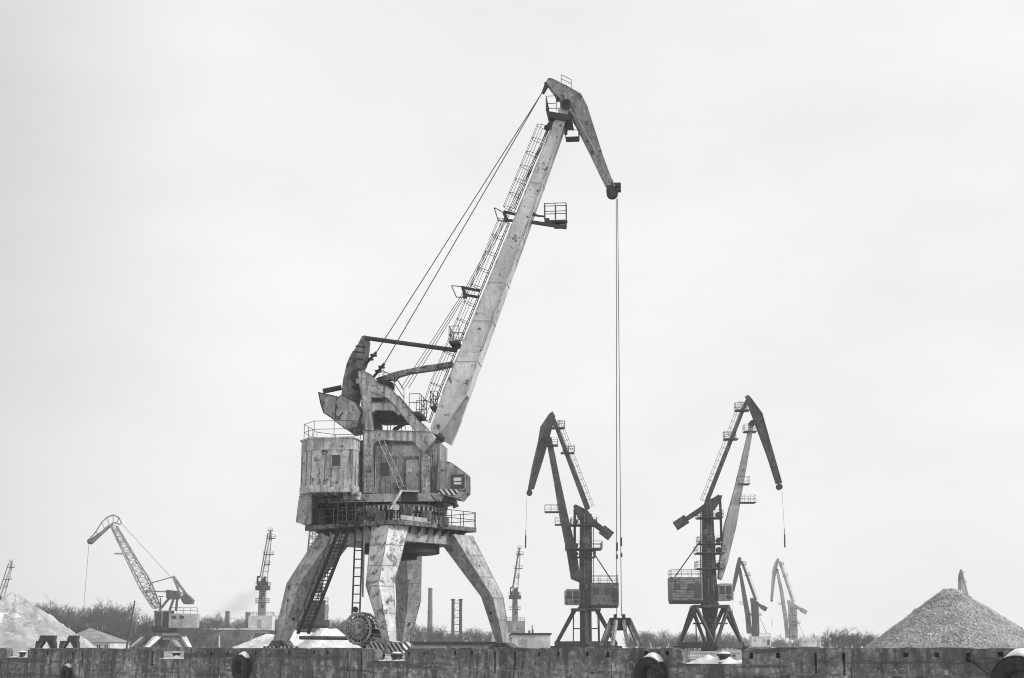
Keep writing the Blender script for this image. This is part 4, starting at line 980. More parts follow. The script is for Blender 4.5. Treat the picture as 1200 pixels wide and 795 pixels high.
        for k, (fx, fy) in enumerate(feet):
            mb = MB()
            if portal == 'pairs':
                for t_ in (tops[k], tops[k - 1]): mb.beam((*t_, zr - .3), (fx + .1 * (t_[0] - fx), fy + .1 * (t_[1] - fy), zf + .3), .36, .46, .26, .34)
            else:
                mb.beam((c + (fx - c) * .38, fy * .38, zr - .3), (fx, fy, zf), .5, .6, .4, .5); mb.beam((c + (fx - c) * .40, fy * .40, zr - .3), (c + (fx - c) * .42, fy * .42, zf), .16, .16)
                mb.beam((c + (fx - c) * .2, fy * .2, zr * .55), (c + (fx - c) * .42, fy * .42, zr * .55), .16, .16)
            lg = mb.build('portal_leg', steelm, root)
            mb = MB(); mb.box((fx, fy, .62), (1.5, .7, .7), R(135)); mb.build('bogie', M['dark'], lg)
        mb = MB()
        for k in range(4):
            a, b2 = feet[k], feet[(k + 1) % 4]; mb.beam((*a, zf - .05), (*b2, zf - .05), .4, q['sill'])
        mb.build('sill_beam', steelm, root)
        mb = MB()
        if portal == 'pairs':
            for zq in (zr * .62,):
                pts = [(c + (fx - c) * .52, fy * .52, zq) for fx, fy in feet]; mb.path(pts, .12, 6, closed=True)
        mb.ladder((c - sgn * tr * .9, -tr * .6, zf), (c - sgn * tr * .9, -tr * .6, zr), (0, 1, 0), .5, .4, .05); mb.build_each('portal_ladder', M['dark'], root)
    else:
        mb = MB(); mb.box((c, 0, .45), (5, 4, .9)); mb.build('undercarriage', housem, root)
    return root
def y3(x, y): return (770 + x / 2.409, 450 + y / 2.409)
def y2(x, y): return (590 + x / 2.563, 460 + y / 2.563)
def y6(x, y): return (880 + x / 3.75, 640 + y / 3.75)
q3 = dict(tower=((823, 834.5, 592), (823.5, 840, 709)), decks=[(607.5, .7), (638, .6), (649, .9), (667, .8)], lever=((843, 583), (797.5, 613)), lever_w=9,
    lever_head=[y3(182, 316), y3(178, 332), y3(160, 358), y3(130, 372), y3(126, 352), y3(150, 326), y3(172, 317)], weight=(790.5, 805.5, 606.5, 619.5),
    boom=[(y3(172, 550), y3(181, 554), .8), (y3(175, 510), y3(196, 508), .9), (y3(190, 400), y3(222, 402), .8), (y3(220, 290), y3(241, 292), .6), (y3(262, 112), y3(272, 118), .4)],
    boom_decks=[(*y3(253, 336), 2.3), (*y3(262, 136), 1.7), (*y3(243, 284), 1.6)], strut=((*y3(253, 48),), (*y3(138, 340),)), strut_w=4.2,
    fly=[y3(*x) for x in ((249, 36), (256, 32), (264, 40), (295, 85), (318, 165), (352, 280), (336, 283), (310, 200), (285, 132), (258, 62))], fly_w=[.3, .3, .4, .75, .65, .4, .4, .55, .65, .4],
    tip=y3(345, 291), boom_head=y3(268, 112), rod=(y3(178, 330), y3(182, 440)), stay=(y3(125, 440), y3(50, 545)), rope=(y3(353, 300), y3(360, 425)), hook=y3(361, 462),
    house=(785.8, 824, 676.5, 704), cab=(841, 859, 684, 704), cabm=M['pale'], ring=709.5, top_r=2.35, foot_r=4.35, sill=.85)
J3 = luffing(Fr(831, 200, 0), q3, 'dark tower crane with pale boom behind the notch full of heaped snow', (M['mid'], M['pale'], M['housedark']), 1)
q2 = dict(tower=((680, 693, 603), (679, 693.5, 712)), decks=[(616, .9), (644, 1.6), (653.5, .7)], lever=((674, 596), (711, 625)), lever_w=9,
    lever_head=[y2(210, 342), y2(216, 338), y2(252, 356), y2(268, 378), y2(262, 396), y2(240, 388), y2(225, 380)], weight=(702.5, 717.5, 619, 631),
    boom=[(y2(203, 560), y2(232, 572), .85), (y2(192, 490), y2(219, 480), .95), (y2(170, 380), y2(193, 370), .85), (y2(150, 260), y2(168, 255), .65), (y2(128, 140), y2(144, 136), .4)],
    boom_decks=[(*y2(152, 360), 2.6), (*y2(144, 160), 1.8), (*y2(170, 398), 1.4)], strut=(y2(151, 82), y2(253, 352)), strut_w=5.2,
    fly=[y2(*x) for x in ((136, 66), (147, 58), (156, 72), (140, 130), (120, 200), (92, 290), (72, 296), (84, 230), (103, 150), (110, 106))], fly_w=[.35, .3, .4, .75, .65, .4, .4, .6, .7, .6],
    tip=y2(78, 302), boom_head=y2(134, 142), rod=(y2(214, 352), y2(214, 470)), stay=(y2(266, 475), y2(328, 570)), rope=(y2(70, 320), y2(67, 430)), hook=y2(66, 468),
    house=(692, 725.5, 683, 709), cab=(662, 680, 690.5, 709), cabm=M['weight'], ring=713.5, top_r=2.0, foot_r=4.2, sill=1.1)
J2 = luffing(Fr(685, 205, 0), q2, 'all dark tower crane with folded jib just behind the open grab', (M['mid'], M['mid'], M['housedark']), -1, portal='single')
fw = [.3, .3, .4, .7, .6, .4, .4, .55, .6, .5]
def small(px0, Y, pts, label, mats):
    return luffing(Fr(px0, Y, 0), pts, label, mats, -1, low=True)
q4 = dict(tower=((881.6, 888, 705), (881.5, 889, 748)), decks=[(722, 1.0)], lever=((880, 703.5), (895.5, 713)), lever_w=5,
    lever_head=[y3(263, 606), y3(268, 604), y3(286, 618), y3(284, 630), y3(266, 624)], weight=(892, 898.5, 710.5, 716),
    boom=[(y3(254, 705), y3(267, 705), .9), (y3(250, 655), y3(262, 651), 1.0), (y3(241, 600), y3(251, 595), .8), (y3(230, 525), y3(237, 522), .4)],
    boom_decks=[(*y3(242, 622), 2)], strut=(y3(238, 500), y3(279, 612)), strut_w=2.6,
    fly=[y3(*x) for x in ((228, 494), (232, 488), (238, 494), (234, 520), (228, 545), (217, 588), (211, 590), (214, 560), (220, 530), (224, 510))], fly_w=fw,
    tip=y3(213, 594), boom_head=y3(233, 522), rod=(y3(266, 615), y3(268, 660)), stay=(y3(290, 660), y3(310, 705)), rope=(y3(213, 598), y3(213, 640)), hook=y3(213, 655), house=(880, 904, 746, 758), sill=1)
J4 = small(884, 520, q4, 'small grey tower crane far behind the cab of the pale boomed one', (M['mid'], M['mid'], M['white']))
q5 = dict(tower=((926, 932.5, 709), (925.5, 934, 750)), decks=[(731, 1.2)], lever=((924.5, 706), (942, 716.5)), lever_w=4.5,
    lever_head=[y6(160, 240), y6(168, 238), y6(192, 262), y6(190, 280), y6(165, 265)], weight=(938, 945.5, 714, 719),
    boom=[(y6(154, 405), y6(169, 405), .9), (y6(145, 320), y6(159, 315), 1.0), (y6(128, 200), y6(140, 195), .8), (y6(110, 105), y6(120, 105), .4)],
    boom_decks=[(*y6(135, 258), 2.2)], strut=(y6(124, 66), y6(186, 250)), strut_w=2.5,
    fly=[y6(*x) for x in ((112, 60), (118, 52), (124, 58), (116, 90), (108, 130), (96, 235), (86, 235), (90, 170), (94, 110), (104, 75))], fly_w=fw,
    tip=y6(91, 240), boom_head=y6(114, 105), rod=(y6(166, 255), y6(166, 330)), stay=(y6(205, 330), y6(235, 400)), rope=(y6(92, 245), y6(93, 330)), hook=y6(93, 355), house=(939, 962, 748.5, 758), sill=1)
J5 = small(929, 560, q5, 'pale distant tower crane with white house beside the bushy trees', (M['pale'], M['pale'], M['white']))
def far_copy(src, px, Y, rz, label, sc=1.0):
    o = copy_tree(src); X = (px - CX) / FE * Y
    o.location = (X, Y, 0); o.rotation_euler = (0, 0, R(rz)); o.scale = (sc, sc, sc); o['label'] = label
    return o
def repaint(o, m0, m1):
    for ch in o.children_recursive:
        if ch.type == 'MESH' and ch.data.materials and ch.data.materials[0] == m0:
            ch.material_slots[0].link = 'OBJECT'; ch.material_slots[0].material = m1
def endon(px, Y, lean, label, tm, hm, sc=1.0):
    """a tower crane whose jib points straight away from the viewer"""
    root = thing('jib_crane', label, 'crane', ((px - CX) / FE * Y, Y, 0), 0, 'level luffing cranes with a tower and folded jib')
    mb = MB(); mb.plan([(-3.3, -2.4), (3.3, -2.4), (3.3, 2.6), (-3.3, 2.6)], 5.6, 9.6); ho_ = mb.build('machinery_house', hm, root)
    mb = MB(); mb.box((-.2, -2.42, 7.4), (1.1, .06, 2.4)); mb.build('door', M['pale'], ho_)
    mb = MB(); mb.rail([(-3.2, -2.3, 9.6), (3.2, -2.3, 9.6), (3.2, 2.5, 9.6), (-3.2, 2.5, 9.6)], 1.0, .035, 1.4, closed=True); mb.build('roof_railing', M['rail'], ho_)
    mb = MB(); mb.loft([[(-r_, -r_, z), (r_, -r_, z), (r_, r_, z), (-r_, r_, z)] for z, r_ in ((9.55, 1.05), (17, .85), (20.4, .5))]); tw_ = mb.build('tower', tm, root)
    mb = MB()
    for z, x, w_ in ((12.2, .3, .6), (14.6, -.3, .5), (15.4, .4, .7)): mb.box((x, -1.15, z), (w_, .4, .8))
    mb.build_each('fitting', M['dark'], tw_)
    mb = MB(); mb.box((0, 0, 13.3), (3.6, 2.6, .16)); mb.build('tower_platform', M['deck'], root)
    mb = MB(); mb.rail([(-1.75, -1.25, 13.4), (1.75, -1.25, 13.4), (1.75, 1.25, 13.4), (-1.75, 1.25, 13.4)], 1.0, .04, 1.0, closed=True); mb.build('tower_railing', M['rail'], root)
    mb = MB(); mb.lathe([(1.0, 16.6), (2.1, 16.7), (2.1, 17.9), (1.0, 18.0)], (0, 0, 0), n=24); mb.build('counterweight', M['dark'], root)
    mb = MB()
    for x, z, w_, h_ in ((-1.2, 18.6, .9, 1.2), (.1, 18.9, 1.1, 1.7), (1.1, 18.5, .8, 1.1), (.6, 19.8, .5, 1.4), (-1.5, 19.4, .4, 1.8), (-1.3, 20.4, .7, .5)): mb.box((x, -.3, z), (w_, 1.0, h_))
    mb.build_each('luffing_gear', M['dark'], root)
    mb = MB(); mb.rail([(-2.0, -1.6, 17.9), (2.0, -1.6, 17.9), (2.0, 1.6, 17.9)], 1.0, .04, 1.0); mb.build('deck_railing', M['rail'], root)
    B0, B1 = Vector((lean * .1 - .1, 2.0, 9.8)), Vector((lean, 7.5, 32.0))
    mb = MB()
    for sg in (-1, 1):
        mb.beam(B0 + Vector((sg * .85, 0, 9)), B1 + Vector((sg * .28, 0, 0)), .26, .5, .18, .35)
    for k in range(9):
        f = k / 8; c = (B0 + Vector((0, 0, 9))).lerp(B1, f); w_ = .85 + (.28 - .85) * f; mb.beam(c - Vector((w_, 0, 0)), c + Vector((w_, 0, 0)), .1, .12)
        if k < 8: d = (B0 + Vector((0, 0, 9))).lerp(B1, (k + 1) / 8); mb.beam(c - Vector((w_, 0, 0)), d + Vector((w_ * .9, 0, 0)), .08, .08)
    mb.build('boom', tm, root)
    mb = MB(); mb.beam(B0 + Vector((-.9, -1.6, 10.5)), B1 + Vector((-.3, -2.5, 1.2)), .2, .3); mb.build('back_strut', M['dark'], root)
    mb = MB(); c = B1
    mb.prismw([(c.x - .35, 31.4), (c.x + .35, 31.4), (c.x + .3, 33.6), (c.x - .25, 33.9)], [.6, .6, .4, .4]); fj = mb.build('folded_jib', tm, root); fj.location.y = 7.2
    mb = MB(); mr = MB()
    for f, w_ in ((.98, 2.4), (.62, 2.8), (.40, 1.6)):
        c = (B0 + Vector((0, 0, 9))).lerp(B1, f); mb.box((c.x + .2, c.y - .4, c.z), (w_, 1.2, .2)); mr.rail([(c.x + .2 - w_ / 2, c.y - .9, c.z), (c.x + .2 + w_ / 2, c.y - .9, c.z), (c.x + .2 + w_ / 2, c.y + .1, c.z)], 1.0, .04, .8)
    mb.box((B1.x, B1.y - .5, 33.9), (1.5, 1.0, .2)); mr.rail([(B1.x - .7, B1.y - .9, 34), (B1.x + .7, B1.y - .9, 34)], .7, .04, .7)
    mb.build_each('boom_platform', M['dark'], root); mr.build_each('boom_railing', M['rail'], root)
    for sx in (-1, 1):
        for sy in (-1, 1):
            mb = MB(); mb.beam((sx * 1.6, sy * 1.6, 5.1), (sx * 3.6, sy * 3.6, .9), .5, .5, .36, .36); lg = mb.build('portal_leg', tm, root)
            mb = MB(); mb.box((sx * 3.6, sy * 3.6, .45), (1.4, .7, .9)); mb.build('bogie', M['dark'], lg)
    mb = MB(); mb.plan([(-2.2, -2.2), (2.2, -2.2), (2.2, 2.2), (-2.2, 2.2)], 4.8, 5.3); mb.build('portal_head', tm, root)
    root.scale = (sc, sc, sc); return root
endon(305.5, 415, .45, 'slim distant tower crane with white house seen end on above a sand pile', M['latt'], M['white'])
endon(-5, 540, 1.2, 'distant tower crane peeking over the biggest sand pile', M['latt'], M['white'], .95)
kx = far_copy(J3, 1139.5, 600, 97, 'stubby distant crane head showing above the gravel pile', .925); repaint(kx, M['mid'], M['latt'])
endon(603.5, 490, 1.5, 'pale distant tower crane seen end on behind the small white building', M['latt'], M['latt'])

# ------------------------------------------------------------------ lattice boom portal crane (left)
FL = Fr(193, 300, 0)
lat = thing('lattice_crane', 'pale lattice boom portal crane standing between the shed and the bank wall', 'crane', FL.O, 0, 'lattice boom portal cranes')
def w3(x, y): return (x / 3.696, 580 + y / 3.696)
def w6(x, y): return (150 + x / 6.3625, 670 + y / 6.3625)
lp = lambda q_, v=0.0: FL.p(*q_, v)
def lattice(mb, lo, hi, w0, w1, n, r, rb):
    """lo, hi: lower and upper chords as (start, end) points; w half widths"""
    A, B = lo, hi; prev = None
    for k in range(n + 1):
        f = k / n; w_ = w0 + (w1 - w0) * f; a = A[0].lerp(A[1], f); b = B[0].lerp(B[1], f)
        cur = [Vector((a.x, -w_, a.z)), Vector((a.x, w_, a.z)), Vector((b.x, w_, b.z)), Vector((b.x, -w_, b.z))]
        mb.path(cur, rb, 4, closed=True)
        if prev:
            for i in range(4):
                mb.tube(prev[i], cur[i], r, 5); mb.tube(prev[i], cur[(i + 1) % 4] if k % 2 else cur[(i - 1) % 4], rb, 4)
        prev = cur
mb = MB(); lattice(mb, (lp(w3(668, 492)), lp(w3(612, 405))), (lp(w3(690, 485)), lp(w3(652, 385))), 1.3, 1.3, 5, .13, .07)
lattice(mb, (lp(w3(612, 405)), lp(w3(478, 130))), (lp(w3(652, 385)), lp(w3(505, 135))), 1.3, .5, 11, .13, .055); lb = mb.build('lattice_boom', M['latt'], lat)
mb = MB(); a, b = lp(w3(498, 255)), lp(w3(532, 250)); mb.box(((a.x + b.x) / 2, 0, a.z), (b.x - a.x, 1.8, .25)); mb.build_each('boom_platform', M['pale'], lb)
mb = MB(); arc = [w3(*x) for x in ((385, 196), (415, 160), (440, 120), (462, 98), (490, 87), (515, 98), (526, 122))]
inn = [w3(*x) for x in ((398, 206), (430, 175), (455, 150), (475, 132), (490, 122), (505, 122), (520, 130))]
for v in (-.5, .5):
    mb.path([lp(x, v) for x in arc], .14, 5); mb.path([lp(x, v) for x in inn], .14, 5)
    for a, b in zip(arc, inn): mb.tube(lp(a, v), lp(b, v), .09, 4)
for a in arc: mb.tube(lp(a, -.5), lp(a, .5), .09, 4)
mb.prism([FL.uz(*w3(*x)) for x in ((385, 198), (440, 158), (470, 132), (490, 128), (466, 150), (404, 208))], -.35, .35)
hd = mb.build('arched_jib', M['latt'], lat)
mb = MB(); mb.lathe([(.1, -.4), (.6, -.4), (.6, .4), (.1, .4)], lp(w3(392, 202)), axis=(0, 1, 0), n=14); mb.build_each('tip_sheave', M['deck'], hd)
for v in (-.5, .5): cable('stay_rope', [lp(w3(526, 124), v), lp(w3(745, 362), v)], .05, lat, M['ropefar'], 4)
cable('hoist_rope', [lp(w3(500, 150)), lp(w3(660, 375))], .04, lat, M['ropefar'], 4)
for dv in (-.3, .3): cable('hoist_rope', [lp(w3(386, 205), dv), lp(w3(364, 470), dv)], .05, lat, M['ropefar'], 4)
mb = MB()
for v in (-.9, .9): mb.tube(lp(w3(650, 383), v), lp(w3(752, 355), v), .13, 6); mb.tube(lp(w3(632, 417), v), lp(w3(725, 420), v), .16, 6)
mb.build_each('tie_rod', M['latt'], lat)
mb = MB()
for v in (-.9, .9):
    mb.beam(lp(w3(750, 354), v), lp(w3(826, 458), v), .22, .55); mb.beam(lp(w3(752, 362), v), lp(w3(792, 462), v), .2, .4); mb.beam(lp(w3(772, 420), v), lp(w3(806, 432), v), .16, .25); mb.beam(lp(w3(765, 395), v), lp(w3(785, 400), v), .16, .2)
mb.tube(lp(w3(750, 354), -1), lp(w3(750, 354), 1), .2, 8); lv_ = mb.build('counterweight_lever', M['latt'], lat)
mb = MB(); mb.prism([FL.uz(*w3(*x)) for x in ((800, 428), (818, 436), (838, 456), (834, 474), (800, 474), (788, 452))], -1.2, 1.2); mb.build('counterweight', M['deck'], lv_)
mb = MB(); mb.prism([FL.uz(*w3(*x)) for x in ((724, 412), (776, 418), (776, 450), (724, 448))], -1.1, 1.1)
for v in (-1.2, 1.2):
    for a, b in (((735, 445), (690, 500)), ((752, 450), (735, 500)), ((768, 448), (762, 502)), ((724, 448), (776, 450))): mb.beam(lp(w3(*a), v), lp(w3(*b), v), .3, .45)
    mb.tube(lp(w3(695, 445), v * .6), lp(w3(697, 500), v * .6), .12, 5); mb.tube(lp(w3(685, 440), v * .6), lp(w3(708, 440), v * .6), .1, 5)
mb.build_each('a_frame', M['deck'], lat)
a, b = lp(w3(668, 502), -2), lp(w3(733, 570), -2); mb = MB(); mb.box(((a.x + b.x) / 2, 0, (a.z + b.z) / 2), (b.x - a.x, 3.6, a.z - b.z)); mb.build('engine_house', M['mid'], lat)
mb = MB()
for x in (a.x + .05, (a.x + b.x) / 2, b.x - .1): mb.box((x, -1.84, (a.z + b.z) / 2), (.18, .14, a.z - b.z))
mb.box(((a.x + b.x) / 2, -1.84, a.z - .06), (b.x - a.x + .3, .2, .2)); mb.build('engine_house_frame', M['pale'], lat)
a, b = lp(w3(733, 515), -2.4), lp(w3(846, 576), -2.4); mb = MB(); mb.plan([(a.x, -2.4), (b.x - 2.6, -2.4), (b.x, -1.3), (b.x, 1.3), (b.x - 2.6, 2.4), (a.x, 2.4)], b.z, a.z); hh = mb.build('machinery_house', M['pale'], lat)
mb = MB()
for f in (.18, .48): mb.box((a.x + (b.x - a.x) * f, -2.42, a.z - .7), (.9, .06, .6))
mb.build_each('window', M['glass'], hh)
mb = MB(); mb.rail([(a.x, -2.3, a.z), (b.x - 2.6, -2.3, a.z), (b.x, -1.2, a.z)], 1.2, .04, 1.4); mb.build('roof_railing', M['rail'], hh)
mb = MB(); c = lp(w3(712, 580)); mb.lathe([(2.4, c.z - .6), (2.6, c.z - .4), (2.6, c.z + .5), (1, c.z + .5)], (c.x, 0, 0), n=20); mb.build('slewing_ring', M['dark'], lat)
zk = lp(w3(712, 600)).z; mb = MB(); mb.plan([(c.x - 4.6, -.5), (c.x - .5, -4.2), (c.x + .5, -4.2), (c.x + 4.6, -.5), (c.x + 4.6, .5), (c.x + .5, 4.2), (c.x - .5, 4.2), (c.x - 4.6, .5)], zk - .5, zk); mb.plan([(c.x - 3.6, -.6), (c.x - .6, -3.4), (c.x + .6, -3.4), (c.x + 3.6, -.6), (c.x + 3.6, .6), (c.x + .6, 3.4), (c.x - .6, 3.4), (c.x - 3.6, .6)], zk - 1.3, zk - .503); mb.lathe([(1.9, zk), (2.1, zk + .02), (2.1, c.z - .55), (1.9, c.z - .55)], (c.x, 0, 0), n=20); mb.lathe([(.7, .8), (1.3, zk - 1.28)], (c.x, 0, 0), n=14); mb.build('portal_deck', M['deck'], lat)
for (tx, ty), (fx, fy) in (((-3.6, 0), (-6.3, 0)), ((-.4, -3.4), (-1.8, -6.3)), ((3.6, 0), (5.2, 0)), ((.4, 3.4), (1.8, 6.3))):
    mb = MB(); st_ = [((tx, ty), zk - .55, .95), ((fx, fy), .9, .62)]
    mb.loft([[(c.x + x - h, y, z), (c.x + x, y - h, z), (c.x + x + h, y, z), (c.x + x, y + h, z)] for (x, y), z, h in st_]); lg = mb.build('portal_leg', M['white'], lat)
    mb = MB(); mb.box((c.x + fx, fy, .5), (1.6, .7, .8), R(135)); mb.build('bogie', M['deck'], lg)
k5 = copy_tree(lat); k5.location = ((366 - CX) / FE * 235, 235, 0); k5.rotation_euler = (0, 0, R(98)); k5['label'] = 'lattice boom crane half hidden behind the stair leg of the biggest crane'

# ------------------------------------------------------------------ heaps
def heap(name, px, Y, R0, h, mat, label, cat, seed, flat=.12, stones=0, lump=.12, asym=0.0, pw=1.0, elong=1.0, grit=1.0):
    rnd = random.Random(seed); X = (px - CX) / FE * Y; mb = MB(); nr, na = 64, 200; vs = [(0, 0, h)]
    def hz(x, y):
        r_ = math.hypot(x / elong, y); a = math.atan2(y, x); RR = R0 * (1 + .14 * mnoise.noise(Vector((math.cos(a) * 1.5, math.sin(a) * 1.5, seed))))
        f = min(1, r_ / RR); k = 1 - f; k = (1 - flat) * min(k / (1 - flat), 1 - .0) if flat else k
        pk = h * (k / 1.0) ** pw / ((1 - flat) ** pw)
        top = max(0, 1 - f / .07); pk -= h * .10 * top * top
        nz_ = lump * (mnoise.noise(Vector((x * .35, y * .35, seed))) + .5 * mnoise.noise(Vector((x * .9, y * .9, seed))) + .35 * mnoise.noise(Vector((x * 2.3, y * 2.3, seed))) + .22 * grit * mnoise.noise(Vector((x * 5.1, y * 5.1, seed))))
        return pk + nz_ * min(1, 3 * k) - .02
    vs = []; fs = []
    for i in range(nr + 1):
        for j in range(na):
            r_ = R0 * 1.1 * i / nr; a = 2 * math.pi * j / na; x, y = r_ * math.cos(a) * elong, r_ * math.sin(a); vs.append((x, y, hz(x, y)))
    for i in range(nr):
        for j in range(na):
            b = (j + 1) % na; fs.append((i * na + j, i * na + b, (i + 1) * na + b, (i + 1) * na + j) if i else (j, na + b, na + j))
    mb.add(vs, fs)
    for k in range(stones):
        a = rnd.uniform(math.pi * .95, math.pi * 2.05); f = math.sqrt(rnd.random()) if rnd.random() < .94 else rnd.uniform(.92, 1.22); x, y = R0 * f * math.cos(a), R0 * f * math.sin(a)
        s_ = rnd.choice((.035, .04, .05, .05, .06, .07, .08, .14 if rnd.random() < .25 else .06)) * rnd.uniform(.8, 1.3); c = Vector((x, y, hz(x, y) + s_ * .25))
        m3 = Matrix.Rotation(rnd.uniform(0, 6.28), 3, Vector((rnd.uniform(-1, 1), rnd.uniform(-1, 1), rnd.uniform(-1, 1))).normalized())
        vv = [c + m3 @ Vector((dx * s_ * rnd.uniform(.7, 1.3), dy * s_ * rnd.uniform(.7, 1.3), dz * s_ * rnd.uniform(.7, 1.2))) for dx, dy, dz in ((1, 0, 0), (-1, 0, 0), (0, 1, 0), (0, -1, 0), (0, 0, 1), (0, 0, -1))]
        mb.add(vv, [(0, 2, 4), (2, 1, 4), (1, 3, 4), (3, 0, 4), (2, 0, 5), (1, 2, 5), (3, 1, 5), (0, 3, 5)])
    o = mb.build(name, mat, smooth=(stones == 0)); o.location = (X, Y, 0); tag(o, label, cat); return o
heap('gravel_pile', 1117, 125, 8.9, 5.75, M['gravel'], 'tall cone of crushed grey stone behind the slanting chain', 'gravel pile', 5, flat=.02, stones=46000, lump=.06, grit=.3)
heap('sand_pile', 14, 145, 9.2, 5.9, M['sand'], 'biggest pale sand pile with snowy top behind the parked grabs', 'sand pile', 8, flat=.04, lump=.5)
heap('sand_pile', 347, 170, 7.2, 2.6, M['snowsand'], 'low snow dusted sand pile behind the foot of the access stair leg', 'sand pile', 9, flat=.18, lump=.22, elong=1.0)
heap('sand_pile', 385, 150, 4.6, 2.55, M['snowsand'], 'white snowy sand pile behind the access stair', 'sand pile', 10, flat=.2, lump=.2)
heap('sand_pile', 320, 185, 5.6, 2.3, M['snowsand'], 'snowy sand pile below the end on tower crane with a white house', 'sand pile', 12, flat=.15, lump=.25, elong=1.2)

# two grabs resting on the ground beside the sand pile
def parked_grab(px0, px1, Y, label, lean):
    X = ((px0 + px1) / 2 - CX) / FE * Y; root = thing('parked_grab', label, 'grab', (X, Y, 0), R(8), 'grabs parked beside the sand pile')
    w_ = (px1 - px0) / FE * Y; h = 1.65
    mb = MB(); mb.prism([(-w_ * .36 + lean, h * .72), (w_ * .42, h * .72), (w_ * .46, h), (-w_ * .26 + lean, h * 1.0)], -.7, .7); mb.build('head_beam', M['dark'], root)
    for sg in (-1, 1):
        mb = MB(); mb.prism([(sg * w_ * .30, h * .74), (sg * w_ * .46, h * .74), (sg * w_ * .52, .2), (sg * w_ * .34, .05), (sg * w_ * .12, .38), (sg * w_ * .16, .5), (sg * w_ * .36, .5)], -.75, .75); mb.build('shell', M['dark'], root)
        for v in (-.6, .6):
            mb = MB(); mb.beam((sg * w_ * .12, v, h * .74), (sg * w_ * .44, v, .42), .14, .16); mb.build('arm', M['deck'], root)
parked_grab(43, 65, 118, 'dark parked grab in front of the sand pile', 0)
parked_grab(71, 92, 118, 'dark parked grab between the sand pile and the shed', .35)

# ------------------------------------------------------------------ far buildings and chimneys
def hip(mb, w_, d, h, ridge, o_=.3):
    b = [(-w_ / 2 - o_, -o_, h), (w_ / 2 + o_, -o_, h), (w_ / 2 + o_, d + o_, h), (-w_ / 2 - o_, d + o_, h)]; r0, r1 = (-w_ / 2 + d * .3, d / 2, h + ridge), (w_ / 2 - d * .42, d / 2, h + ridge)
    mb.add([*b, r0, r1], [(0, 1, 5, 4), (1, 2, 5), (2, 3, 4, 5), (3, 0, 4), (3, 2, 1, 0)])
def bldg(px0, px1, Y, py_top, depth, label, wall_m, roof_m, name='shed', gable=True, ridge=0.0, nwin=0, roof_over=.3, z0=0.0, yaw=0.0):
    xa, xb = (px0 - CX) / FE * Y, (px1 - CX) / FE * Y; w_ = xb - xa; h = CZ + (HY - py_top) / FE * Y
    root = thing(name, label, 'building', ((xa + xb) / 2, Y, z0), R(yaw))
    mb = MB(); mb.box((0, depth / 2, h / 2), (w_, depth, h)); mb.build('wall', wall_m, root)
    mb = MB()
    if gable == 'hip': hip(mb, w_, depth, h + .01, ridge)
    elif gable: mb.loft([[(x, -roof_over, h + .01), (x, depth / 2, h + ridge), (x, depth + roof_over, h + .01), (x, depth + roof_over, h + .22), (x, depth / 2, h + ridge + .25), (x, -roof_over, h + .22)] for x in (-w_ / 2 - roof_over, w_ / 2 + roof_over)])
    else: mb.box((0, depth / 2, h + .11), (w_ + roof_over, depth + roof_over, .2))
    mb.build('roof', roof_m, root)
    for k in range(nwin):
        x = -w_ / 2 + w_ * (k + .5) / nwin; mb = MB(); mb.box((x, -.02, h * .55), (w_ / nwin * .42, .06, h * .42)); wf = mb.build_each('window', M['glass'], root)
        mb = MB(); mb.box((x, -.06, h * .55), (.07, .03, h * .42)); mb.box((x, -.06, h * .3), (w_ / nwin * .5, .1, .08)); mb.build_each('frame', M['white'], wf)
    return root
bldg(66, 129, 240, 753, 12, 'long shed with grey sheet roof behind the parked grabs', M['white'], M['roof'], ridge=2.3, nwin=7, gable='hip')
wb = bldg(600, 645, 175, 744.5, 5, 'small flat roofed white building beside the all dark tower crane', M['white'], M['dark'], name='site_office', gable=False, nwin=0)
mb = MB(); mb.tube((.15, 2, 1.9), (.15, 2, 3.4), .06, 6); mb.box((-.2, 2, 2.5), (.28, .3, .5)); mb.box((.2, 2, 2.55), (.2, .3, .7)); mb.build_each('roof_vent', M['deck'], wb)
mb = MB(); mb.box((-.9, -.02, .95), (.9, .06, 1.5)); mb.build('door', M['pale'], wb)
bldg(846, 868, 90, 765.5, 2, 'small white hut seen through the notch beside the bollard', M['white'], M['white'], name='hut', gable=False, nwin=1, roof_over=.05)
def chimney(px, Y, py_top, r0, r1, label, mat, name='chimney'):
    X = (px - CX) / FE * Y; h = CZ + (HY - py_top) / FE * Y; root = thing(name, label, 'chimney', (X, Y, 0))
    mb = MB(); mb.lathe([(r0, 0), (r1, h), (r1 * .7, h), (r1 * .7, h - 1)], (0, 0, 0), n=20); mb.build('stack', mat, root, smooth=False)
    mb = MB()
    for f in (.35, .62, .97): rr = r0 + (r1 - r0) * f; mb.lathe([(rr + .02, h * f - .3), (rr + .15, h * f - .25), (rr + .15, h * f + .25), (rr + .02, h * f + .3)], (0, 0, 0), n=20, closed=True)
    mb.build('band', mat, root)
chimney(503.5, 620, 690, 1.25, .85, 'tall round chimney seen between the big crane legs', M['chimney'])
chimney(265, 560, 717, .95, .8, 'short chimney standing alone on the far bank wall', M['chimney'])
chimney(289, 540, 718.5, .9, .8, 'short chimney touching the distant crane base', M['chimney'])
